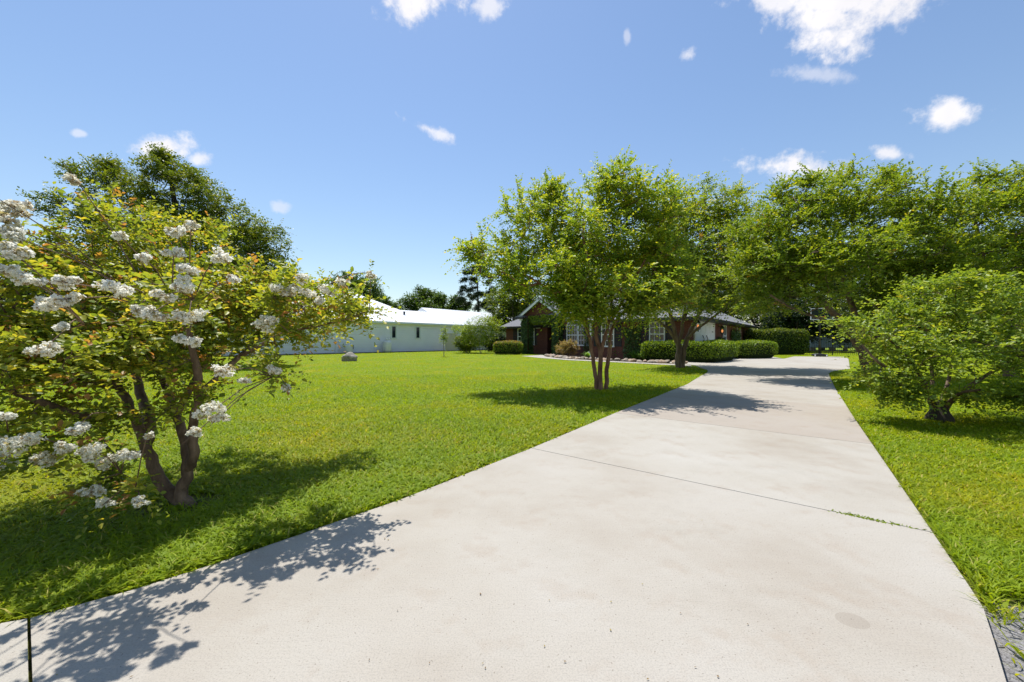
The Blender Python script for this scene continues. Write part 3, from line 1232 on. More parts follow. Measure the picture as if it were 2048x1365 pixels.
def lantern(mp_local, label, s=1.0):
    loc = bh_mat(mp_local)
    t = empty('wall_lantern', loc, label, 'lantern', rz=math.atan2(V[1], V[0]), group='lit lanterns on the brick house')
    f = MB()
    f.box(-.1 * s, .1 * s, -.1 * s, .1 * s, .2 * s, .23 * s)
    f.add([(-.13 * s, -.13 * s, .23 * s), (.13 * s, -.13 * s, .23 * s), (.13 * s, .13 * s, .23 * s), (-.13 * s, .13 * s, .23 * s), (0, 0, .4 * s)], [(3, 2, 1, 0), (0, 1, 4), (1, 2, 4), (2, 3, 4), (3, 0, 4)])
    f.box(-.1 * s, .1 * s, -.1 * s, .1 * s, -.2 * s, -.17 * s)
    for a in (-1, 1):
        for b in (-1, 1):
            f.box(a * .1 * s - .012, a * .1 * s + .012, b * .1 * s - .012, b * .1 * s + .012, -.17 * s, .2 * s)
    f.lathe([(.02, -.32 * s), (.05, -.26 * s), (.03, -.2 * s)], 8)
    f.box(-.25 * s, -.02, -.02, .02, .32 * s, .36 * s)
    f.build('frame', M['black_metal'], t)
    b = MB()
    b.lathe([(.02, -.12 * s), (.06 * s, -.06 * s), (.065 * s, .04 * s), (.02, .12 * s)], 10)
    b.build('bulb', M['glow'], t, smooth=True)
    return t


def bh_mat(p):
    q = HW(p[0], p[1])
    return (q[0], q[1], p[2])


lantern((12.35, -4.62, 1.98), 'lit black lantern on the corner just before the white garage door', .95)
lantern((12.33, 1.75, 1.85), 'lit black lantern between the white garage door and the narrow window', .95)
lantern((-.55, 1.0, 2.75), 'lit lantern hanging in the dark entry between the ivy columns', 1.1)

# ------------------------------------------------------------------ white house
wh = empty('white_house', (WO[0], WO[1], 0), 'long white-sided house with white metal roof beyond the lawn', 'house', rz=math.atan2(WU[1], WU[0]))
w = MB()
x0, x1 = -13.5, 24.0
z = 0.0
ex = .25
while z < 3.1:
    w.add([(x0, -.09, z + .06), (x1, -.09, z + .06), (x1, -.085, min(z + ex, 3.1)), (x0, -.085, min(z + ex, 3.1)), (x0, -.003, z + .06), (x1, -.003, z + .06), (x1, -.003, min(z + ex, 3.1)), (x0, -.003, min(z + ex, 3.1))], [(0, 1, 2, 3), (0, 4, 5, 1), (3, 2, 6, 7)])
    z += ex
w.box(x0, x1, .0, 11.9, 0, 3.1)
w.build('wall', M['siding'], wh)
rf = MB()
hip(-14.2, 6.6, -.45, 12.4, 3.16, .535, rf)
rf.add([(2.5, -.45, 3.15), (24.5, -.45, 3.15), (24.5, 2.45, 4.7), (2.5, 2.45, 4.7), (24.5, 5.35, 3.15), (2.5, 5.35, 3.15)], [(0, 1, 2, 3), (3, 2, 4, 5), (1, 4, 2), (0, 3, 5), (0, 5, 4, 1)])
rf.add([(10, 3.5, 4.0), (26, 3.5, 4.0), (26, 6.5, 5.6), (10, 6.5, 5.6), (26, 9.5, 4.0), (10, 9.5, 4.0)], [(0, 1, 2, 3), (3, 2, 4, 5), (1, 4, 2), (0, 3, 5)])
rf.build('roof', M['metal_roof'], wh)
fa = MB()
fa.box(-14.2, 24.5, -.5, -.452, 2.97, 3.15)
fa.box(-14.2, 24.5, -.45, -.04, 3.0, 3.05)
fa.build('fascia', M['siding_trim'], wh)
mpw = fmap(-.09)
for a in (1.2, 4.3):
    window(wh, mpw, a - .35, a + .35, 1.45, 2.8, 1, 1, rail=False, fr=.13, mat='siding_trim')
vt = MB()
vt.lathe([(.1, 0), (.1, .4), (.14, .42), (.14, .5)], 10, (3.6, 1.4, 3.95))
vt.build('roof_vent', M['black_metal'], wh)
mt = MB()
mt.box(-3.6, -3.3, -.14, -.035, .35, .75)
mt.build('meter_box', M['black_plastic'], wh)
pi = MB()
for a in (-5.1, -4.75):
    pi.tube([(a, -.12, 0), (a, -.12, 1.1), (a, -.03, 1.15)], .045, 6)
pi.build('conduit', M['tank_paint'], wh)


def tank(x, y, rad, hgt, label, z0=0):
    q = WW(x, y)
    t = empty('propane_tank', (q[0], q[1], 0), label, 'propane tank', group='propane tanks by the white house')
    b = MB()
    k = rad / .38
    b.lathe([(rad * .85, .0), (rad * .85, .08), (rad * .93, .1), (rad, .2), (rad, hgt - .3), (rad * .96, hgt - .2), (rad * .8, hgt - .09), (rad * .5, hgt - .03), (.05, hgt)], 24)
    b.build('body', M['tank_paint'], t, smooth=True)
    c = MB()
    c.lathe([(rad * .42, hgt - .03), (rad * .42, hgt + .18), (rad * .38, hgt + .18), (rad * .38, hgt - .02)], 16)
    c.build('collar', M['tank_paint'], t, smooth=True)
    v = MB()
    v.lathe([(.04, hgt - .01), (.04, hgt + .12), (.08, hgt + .13), (.08, hgt + .16)], 8)
    v.build('valve', M['black_metal'], t)
    return t


tank(.0, -.75, .42, 1.22, 'tall white propane tank standing under the narrow dark window')
tank(-4.1, -.7, .36, .95, 'short white tank half hidden behind a myrtle twig by the white wall')

# beige fence panel right of the white house
q = P(893, 702, 45)
fn = empty('fence_panel', (q[0], q[1], 0), 'plain beige vinyl fence panel between white house and dark shrubs', 'fence')
b = MB()
for i in range(9):
    b.box(i * .12, i * .12 + .112, -.02, .02, .08, 1.95)
b.build('panel', M['tan_vinyl'], fn)
for i in (-.14, 1.1):
    b = MB()
    b.box(i, i + .13, -.06, .07, 0, 2.05)
    b.build('post', M['tan_vinyl'], fn)
b = MB()
b.box(-.005, 1.095, -.045, .045, 1.952, 2.03)
b.build('rail', M['tan_vinyl'], fn)


# ------------------------------------------------------------------ rocks
def rock(name, loc, size, mat, seed, label, cat, group=None, flat=1.0):
    bm = bmesh.new()
    bmesh.ops.create_icosphere(bm, subdivisions=3, radius=1)
    rr = np.random.default_rng(seed)
    ph = rr.random(9) * 6.28
    planes = [(unit(rr.normal(0, 1, 3)), .62 + .25 * rr.random()) for _ in range(7)]
    for v in bm.verts:
        p = np.array(v.co)
        for nrm, dd in planes:
            k = p @ nrm
            if k > dd:
                p = p - nrm * (k - dd) * .85
        p *= 1 + .07 * math.sin(p[0] * 4 + ph[0]) * math.sin(p[1] * 5 + ph[1]) + .04 * math.sin(p[2] * 9 + ph[2])
        v.co = (p[0] * size[0], p[1] * size[1], p[2] * size[2])
    me = bpy.data.meshes.new(name)
    bm.to_mesh(me)
    bm.free()
    o = link_mesh(name, me, mat)
    o.location = loc
    o.rotation_euler = (0, 0, rr.random() * 6.28)
    return tag(o, label, cat, group)


q = G(697, 722.5)
bo = rock('boulder', (q[0], q[1] + .25, .12), (.48, .38, .38), M['boulder'], 3, 'single grey boulder resting alone on the lawn', 'boulder')
bo.rotation_euler = (0, 0, .4)
protos = [rock('edging_stone', (0, 0, 0), (.2, .15, .09), M['rock_tan'] if i % 2 else M['rock'], 20 + i, 'rough tan stone in the low border along the curved walk', 'stone', 'stones edging the curved walk') for i in range(5)]
k = 0
hi = [np.array(G(*p)) for p in path_hi[1:]]
seglen = [np.linalg.norm(hi[i + 1] - hi[i]) for i in range(len(hi) - 1)]
tot = sum(seglen)
rr = np.random.default_rng(31)
s = .1
while s < tot - .2:
    acc = 0
    for i, L_ in enumerate(seglen):
        if acc + L_ >= s:
            p = hi[i] + (hi[i + 1] - hi[i]) * (s - acc) / L_
            d = unit(hi[i + 1] - hi[i])
            break
        acc += L_
    nrm = np.array((-d[1], d[0]))
    for row in range(2):
        pr = protos[k % 5]
        o = pr if k < 5 else pr.copy()
        if k >= 5:
            COL.objects.link(o)
        off = .12 + row * .3 + rr.normal(0, .05)
        c = p + nrm * off + d * rr.normal(0, .08)
        sc = .8 + .5 * rr.random()
        o.location = (c[0], c[1], .03 + .03 * rr.random())
        o.scale = (sc, sc, sc * (.8 + .5 * rr.random()))
        o.rotation_euler = (rr.normal(0, .15), rr.normal(0, .15), rr.random() * 6.28)
        k += 1
    s += .36 + .1 * rr.random()
print('stones', k)
q = G(1031, 709)
rock('garden_rock', (q[0], q[1], .1), (.28, .2, .16), M['rock_tan'], 77, 'small tan rock on the grass at the foot of the brown-topped hedge', 'rock')


# ------------------------------------------------------------------ hedges and shrubs
def hedge(name, segs, h, rad, dens, leaf, mat, label, cat='hedge', seed=1, core='core', top_red=0.0, group=None, rough=.065, z0=.1, light=0.0):
    """segs: list of (cx, cy, half-length, half-depth, angle)"""
    r = np.random.default_rng(seed)
    c0 = (segs[0][0], segs[0][1], 0)
    root = empty(name, c0, label, cat, group=group)
    PT, NN = [], []
    cm = MB()
    for si, (cx, cy, hl, hd, ang) in enumerate(segs):
        area = 4 * hl * hd + 4 * (hl + hd) * h
        n = int(area * dens)
        hz = (h - z0) / 2
        B = np.array((hl, hd, hz))
        face = r.choice(5, n, p=np.array((hd * hz, hd * hz, hl * hz, hl * hz, hl * hd)) / (2 * hd * hz + 2 * hl * hz + hl * hd))
        p = r.uniform(-1, 1, (n, 3)) * B
        for f, (ax, sg) in enumerate(((0, 1), (0, -1), (1, 1), (1, -1), (2, 1))):
            p[face == f, ax] = sg * B[ax]
        inner = np.maximum(B - rad, .02)
        qv = np.clip(p, -inner, inner)
        nv = unit(p - qv)
        lump = 1 + rough * np.sin(p[:, 0] * 2.3 + 1) * np.cos(p[:, 1] * 2.9) * 2
        depth = r.random(n) ** 2 * .16
        p = qv + nv * (rad * lump - depth + r.normal(0, .015, n))[:, None]
        p[:, 2] += hz + z0
        ca, sa = math.cos(ang), math.sin(ang)
        R = np.array(((ca, sa, 0), (-sa, ca, 0), (0, 0, 1)))
        p = p @ R + np.array((cx, cy, 0))
        nv = nv @ R
        keep = np.ones(n, bool)
        for sj, (dx, dy, el, ed, an) in enumerate(segs):
            if sj != si:
                q2 = p[:, :2] - np.array((dx, dy))
                c2, s2 = math.cos(an), math.sin(an)
                lx, ly = q2[:, 0] * c2 + q2[:, 1] * s2, -q2[:, 0] * s2 + q2[:, 1] * c2
                keep &= ~((np.abs(lx) < el - .15) & (np.abs(ly) < ed - .15))
        PT.append(p[keep])
        NN.append(nv[keep])
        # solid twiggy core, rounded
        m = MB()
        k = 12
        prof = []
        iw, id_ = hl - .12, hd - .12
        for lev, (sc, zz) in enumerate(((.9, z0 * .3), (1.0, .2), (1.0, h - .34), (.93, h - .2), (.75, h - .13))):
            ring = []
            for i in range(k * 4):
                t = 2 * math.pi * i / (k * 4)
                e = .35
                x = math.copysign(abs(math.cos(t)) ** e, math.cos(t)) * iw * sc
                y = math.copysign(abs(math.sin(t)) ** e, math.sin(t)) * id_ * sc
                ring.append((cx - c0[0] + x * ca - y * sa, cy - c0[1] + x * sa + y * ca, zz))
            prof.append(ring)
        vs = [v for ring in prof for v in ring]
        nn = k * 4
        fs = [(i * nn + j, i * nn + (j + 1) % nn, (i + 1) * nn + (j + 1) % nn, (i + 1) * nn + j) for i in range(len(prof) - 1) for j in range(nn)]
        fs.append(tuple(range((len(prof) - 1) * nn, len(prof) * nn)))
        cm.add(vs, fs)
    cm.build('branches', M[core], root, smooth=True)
    p, nv = np.concatenate(PT), np.concatenate(NN)
    n = len(p)
    D = unit(nv * .6 + r.normal(0, .7, (n, 3)) + np.array((0, 0, .25)))
    N_ = unit(nv + r.normal(0, .55, (n, 3)))
    sz = .6 + .8 * r.random(n)
    topness = np.clip((p[:, 2] - h + .35) / .35, 0, 1)
    tone = (r.random(n) < top_red * (.25 + .75 * topness)) * (.5 + .5 * r.random(n))
    leaves_object('foliage', p - nv * .02, D, N_, leaf * sz, leaf * .6 * sz, r.random(n) * .75 + .2 * topness + light, tone, M[mat], root, c0, '4')
    return root


AV = math.atan2(V[1], V[0])
AU = math.atan2(U[1], U[0])
hedge('clipped_hedge', [(9.45, 22.68, 2.0, .75, AV), (11.6, 22.8, 1.95, .75, AU - .12)], 1.16, .42, 420, .075, 'leaf_box', 'long clipped green hedge wrapping the corner behind the tan-barked tree', seed=3)
hedge('clipped_hedge', [(16.1, 26.9, 1.55, .85, .2)], 1.16, .42, 420, .078, 'leaf_box', 'short clipped green hedge at the edge of the pad beside the garage', seed=4)
hedge('clipped_hedge', [(-.35, 34.6, 1.3, .6, AV * .3)], 1.14, .4, 420, .08, 'leaf_box', 'low clipped hedge with brown scorched top left of the ivy columns', seed=5, top_red=.8)
hedge('tall_hedge', [(22.95, 34.6, 2.35, .9, -.12)], 2.15, .5, 260, .12, 'leaf_oak', 'tall loose dark green hedge in front of the black fence', seed=6, rough=.12)


def shrub(name, base, clumps, n, mat, label, cat='shrub', bark='bark_grey', leaf=(.09, .05), shoots=5, per=7, slen=.3, seed=1, stems=3, tmpl='4', red=0.0, up=.35, group=None, light=0.0, sh=.45, spread=.9):
    root = empty(name, (base[0], base[1], 0), label, cat, group=group)
    t = Tree((base[0], base[1], 0), seed)
    r = np.random.default_rng(seed + 99)
    C = np.mean([c[0] for c in clumps], axis=0)
    zb = min(c[0][2] - c[1][2] for c in clumps)
    for i in range(stems):
        a = i * 6.28 / stems + r.random()
        e = C + np.array((math.cos(a), math.sin(a), 0)) * np.mean([c[1][0] for c in clumps]) * .5
        b0 = np.array((base[0] + .05 * math.cos(a), base[1] + .05 * math.sin(a), -.04))
        t.stem([b0, b0 * .6 + e * .4 + np.array((0, 0, .1)), b0 * .25 + e * .75], .03, .015)
    t.grow(clumps, n, sh)
    t.wood(root, M[bark], .003, 5, name='branches')
    t.foliage(root, M[mat], shoots, per, slen, leaf, up, tmpl=tmpl, red=red, name='foliage', light=light, spread=spread)
    return root


# scorched yellow-tan shrub beside the entry
q = G(1133, 712.6)
shrub('spirea_bush', q, [(np.array((q[0], q[1], .62)), np.array((.95, .8, .55))), (np.array((q[0] + .3, q[1], .85)), np.array((.6, .5, .42)))], 190, 'leaf_spirea',
      'rounded tan and yellow shrub at the foot of the right ivy column', leaf=(.07, .045), seed=41, shoots=7, per=7, slen=.2, red=.3)
# shrubs left of the brick house
q = G(962, 706.8)
shrub('loose_shrub', q, [cl(930, 660, q[1], 26, 12, .9), cl(965, 648, q[1], 34, 14, .9), cl(990, 652, q[1], 22, 10, .8), cl(958, 668, q[1], 40, 14, .9), cl(975, 640, q[1], 18, 8, .7), cl(955, 682, q[1], 44, 16, .9)], 460, 'leaf_lime',
      'airy yellow-green shrub tree spreading in front of the white roof', 'shrub', leaf=(.11, .06), seed=42, shoots=5, per=7, slen=.45, light=.1)
q = G(932, 706)
shrub('evergreen_shrub', (q[0], q[1] + .3), [(np.array((q[0], q[1] + .5, .95)), np.array((1.25, .9, .9)))], 420, 'leaf_oak', 'dense dark green shrub beside the beige fence panel', leaf=(.12, .07), seed=43, shoots=6, slen=.3)
q = G(988, 705)
shrub('evergreen_shrub', (q[0], q[1] + .8), [(np.array((q[0], q[1] + 1, 1.0)), np.array((1.3, .8, .95)))], 380, 'leaf_dark', 'dark evergreen shrub behind the brown-topped hedge', leaf=(.12, .07), seed=44, shoots=6, slen=.3)
# sapling on the lawn
q = G(888, 713.3)
b = (q[0], q[1], 0)
root = empty('sapling', b, 'thin young sapling with a pale narrow crown standing on the lawn', 'sapling')
t = Tree(b, 51)
t.stem([(q[0], q[1], -.04), (q[0] - .02, q[1], .7), (q[0] - .05, q[1], 1.3), (q[0] - .02, q[1], 2.1)], .035, .012)
t.grow([(np.array((q[0] - .02, q[1], 1.35)), np.array((.34, .3, .45))), (np.array((q[0] + .05, q[1], 1.95)), np.array((.2, .2, .4)))], 60, .6)
t.wood(root, M['bark_grey'], .003, 5)
t.foliage(root, M['leaf_lime'], 4, 6, .2, (.08, .045), tmpl='4', light=.1)
# climbing ivy
def ivy(label, boxes, dens, seed, leaf=.11, group='ivy climbing the brick house', mat='leaf_ivy', ragged=0.0):
    r = np.random.default_rng(seed)
    PT, NN = [], []
    for (x0, x1, y0, y1, z0, z1, faces) in boxes:
        for fc in faces:
            if fc in 'FB':
                n = int((x1 - x0) * (z1 - z0) * dens)
                p = np.column_stack([r.uniform(x0, x1, n), np.full(n, y0 if fc == 'F' else y1), r.uniform(z0, z1, n)])
                nv = np.tile((0, -1.0 if fc == 'F' else 1, 0), (n, 1))
            elif fc in 'LR':
                n = int((y1 - y0) * (z1 - z0) * dens)
                p = np.column_stack([np.full(n, x0 if fc == 'L' else x1), r.uniform(y0, y1, n), r.uniform(z0, z1, n)])
                nv = np.tile((-1.0 if fc == 'L' else 1, 0, 0), (n, 1))
            else:
                n = int((x1 - x0) * (y1 - y0) * dens)
                p = np.column_stack([r.uniform(x0, x1, n), r.uniform(y0, y1, n), np.full(n, z0 if fc == 'D' else z1)])
                nv = np.tile((0, 0, -1.0 if fc == 'D' else 1), (n, 1))
            if ragged:
                e = np.abs((p[:, 0] + p[:, 1]) - (x0 + x1 + y0 + y1) / 2) * 2 / ((x1 - x0) + (y1 - y0))
                lim = 1 - .25 * (1 + np.sin(p[:, 2] * 5 + seed)) * ragged
                keep = (e < lim) & (p[:, 2] < z1 - ragged * (.4 + .4 * np.sin(p[:, 0] * 4 + p[:, 1] * 4)) * (z1 - z0) * .4)
                p, nv = p[keep], nv[keep]
            PT.append(p)
            NN.append(nv)
    p, nv = np.concatenate(PT), np.concatenate(NN)
    n = len(p)
    p = p + nv * (.03 + .09 * r.random((n, 1)))
    p3 = np.column_stack([HO[0] + p[:, 0] * V[0] + p[:, 1] * U[0], HO[1] + p[:, 0] * V[1] + p[:, 1] * U[1], p[:, 2]])
    n3 = np.column_stack([nv[:, 0] * V[0] + nv[:, 1] * U[0], nv[:, 0] * V[1] + nv[:, 1] * U[1], nv[:, 2]])
    D = unit(np.array((0, 0, -.7)) + r.normal(0, .5, (n, 3)) + n3 * .35)
    N_ = unit(n3 + r.normal(0, .35, (n, 3)))
    sz = .6 + .7 * r.random(n)
    c = p3.mean(0)
    o = leaves_object('ivy', p3, D, N_, leaf * sz, leaf * .8 * sz, r.random(n), np.zeros(n), M[mat], None, (0, 0, 0), '4')
    return tag(o, label, 'ivy', group)


ivy('dark green ivy sheathing the left entry column', [(-3.53, -2.87, -.36, .3, 0, 3.2, 'FRL')], 620, 61, leaf=.13)
ivy('dark green ivy sheathing the right entry column beside the arched window', [(-.22, .43, -.36, .3, 0, 3.2, 'FRL')], 620, 62, leaf=.13)
ivy('pale variegated ivy hanging from the gable over the entry', [(-2.9, -.2, -.14, .35, 2.8, 3.42, 'FD')], 480, 63, leaf=.14, mat='leaf_lime')
ivy('ivy patch climbing between the arched window and the garage wing', [(2.55, 4.6, -.05, .0, 0, 2.9, 'F')], 330, 64, ragged=.5)
ivy('wide ivy patch on the brick between the two garage wing windows', [(8.0, 9.1, -4.75, -4.7, 0, 2.2, 'F')], 500, 65, ragged=.3)
ivy('ivy mat on the brick beyond the narrow garage side window', [(12.1, 12.12, 5.6, 9.3, .2, 2.1, 'R')], 420, 66, ragged=.4)
ivy('low ivy under the second garage lantern', [(12.1, 12.12, .7, 2.9, .1, 1.5, 'R')], 420, 67, ragged=.4)

# strap-leaved clumps in the bed
def strap_plant(px, py, label, size, seed):
    r = np.random.default_rng(seed)
    q = G(px, py)
    m = MB()
    n = 60
    Vv, Ff = [], []
    for i in range(n):
        a = r.random() * 6.28
        L_ = size * (.6 + .5 * r.random())
        reach = L_ * (.25 + .65 * r.random())
        w = .022 + .012 * r.random()
        hx, hy = math.cos(a), math.sin(a)
        pr = [(0, 0), (.35, .55), (.7, .8), (1.0, .72 - .2 * r.random())]
        k = len(Vv)
        for j, (rx, rz) in enumerate(pr):
            ww = w * (1, 1, .7, .1)[j]
            cx, cy, cz = hx * (.04 + reach * rx), hy * (.04 + reach * rx), L_ * rz * (1.1 - .5 * reach / L_)
            Vv += [(cx - hy * ww, cy + hx * ww, cz), (cx + hy * ww, cy - hx * ww, cz)]
        for j in range(3):
            Ff.append((k + 2 * j, k + 2 * j + 1, k + 2 * j + 3, k + 2 * j + 2))
    o = quads_object('strap_leaf_plant', np.array(Vv), np.array(Ff), np.repeat(r.random(n), 3), np.zeros(3 * n), M['blade'], None, (0, 0, 0))
    o.location = (q[0], q[1], -.02)
    return tag(o, label, 'plant', 'strap-leaved plants in the garden bed')


strap_plant(1176, 716.5, 'small strap-leaved plant just left of the cinnamon-barked trunks', .62, 71)
strap_plant(1238, 718, 'large strap-leaved plant just right of the cinnamon-barked trunks', .85, 72)
strap_plant(1270, 720, 'large strap-leaved plant in the middle of the bed before the wide ivy patch', .85, 73)
strap_plant(1290, 721.5, 'strap-leaved plant against the end of the long hedge', .65, 74)

# ------------------------------------------------------------------ fence, shed, hoop
fx0, fx1 = np.array((21.0, 37.5)), np.array((28.2, 30.3))
fd_ = unit(fx1 - fx0)
fl_ = np.linalg.norm(fx1 - fx0)
fr = empty('picket_fence', (fx0[0], fx0[1], 0), 'black metal picket fence with a gate across the back of the pad', 'fence', rz=math.atan2(fd_[1], fd_[0]))
b = MB()
a = .05
while a < fl_:
    b.box(a - .01, a + .01, -.01, .01, .06, 1.52)
    a += .115
b.build('pickets', M['black_metal'], fr)
b = MB()
for z in (.22, .32, .62, 1.3, 1.5):
    b.box(0, fl_, -.022, .022, z - .018, z + .018)
b.build('rail', M['black_metal'], fr)
for a in (0, 2.0, 4.0, 4.9, 5.25, 7.2, fl_):
    b = MB()
    tall = a in (4.9, 5.25)
    b.box(a - .035, a + .035, -.035, .035, 0, 1.75 if tall else 1.6)
    b.add([(a - .045, -.045, 1.75 if tall else 1.6), (a + .045, -.045, 1.75 if tall else 1.6), (a + .045, .045, 1.75 if tall else 1.6), (a - .045, .045, 1.75 if tall else 1.6), (a, 0, 1.82 if tall else 1.67)], [(3, 2, 1, 0), (0, 1, 4), (1, 2, 4), (2, 3, 4), (3, 0, 4)])
    b.build('post', M['black_metal'], fr)

q = P(1621, 702, 46)
sh = empty('shed', (q[0], q[1], 0), 'grey-blue sided shed on blocks behind the black fence', 'shed', rz=-.35)
b = MB()
b.box(0, 5.5, 0, 3.5, .36, 2.2)
b.build('wall', M['shed_wall'], sh)
b = MB()
for i in range(8):
    b.box(-.01, 5.51, -.015, -.001, .4 + i * .22, .4 + i * .22 + .2)
b.build('siding', M['shed_wall'], sh)
b = MB()
b.prism([(-.4, 2.2), (3.9, 2.2), (1.75, 3.2)], 'x', -.35, 5.85)
b.build('roof', M['grey_roof'], sh)
b = MB()
for x in (.02, 1.9, 3.2, 5.0):
    b.box(x, x + .5, .02, .42, 0, .358)
b.build('block', M['shed_block'], sh)

q = G(1640, 713.6)
hp = empty('basketball_hoop', (q[0], q[1], 0), 'portable basketball hoop with black pole and wheeled base on the pad', 'hoop', rz=-.5)
b = MB()
b.prism([(-.42, .03), (.42, .03), (.4, .16), (.15, .22), (-.15, .22), (-.4, .16)], 'y', -.3, .75)
b.build('base', M['black_plastic'], hp, bevel=.02)
for x in (-.34, .34):
    b = MB()
    b.tube([(x - .03, -.34, .07), (x + .03, -.34, .07)], .07, 12)
    b.build('wheel', M['tank_paint'], hp)
b = MB()
b.tube([(0, .05, .15), (0, .05, 2.3), (0, .05, 3.0)], .055, 10)
b.build('pole', M['black_metal'], hp, smooth=True)
b = MB()
b.tube([(0, .05, 2.5), (0, -.55, 2.85)], .03, 6)
b.tube([(0, .05, 2.95), (0, -.55, 3.2)], .03, 6)
b.tube([(0, .05, 2.0), (.0, .6, .2)], .025, 6)
b.build('brace', M['black_metal'], hp)
b = MB()
b.box(-.6, .6, -.6, -.56, 2.75, 3.5)
bb = b.build('backboard', M['glass'], hp)
b = MB()
for x0, x1, z0, z1 in ((-.62, .62, 2.7, 2.748), (-.62, .62, 3.502, 3.55), (-.66, -.602, 2.7, 3.55), (.602, .66, 2.7, 3.55)):
    b.box(x0, x1, -.61, -.55, z0, z1)
b.build('board_frame', M['white_paint'], bb)
b = MB()
ring = [(.22 * math.cos(i * .314), -.86 + .22 * math.sin(i * .314), 2.9) for i in range(21)]
b.tube(ring, .01, 6, cap=False)
b.build('rim', mat_simple('orange_paint', (.6, .13, .03)), hp)

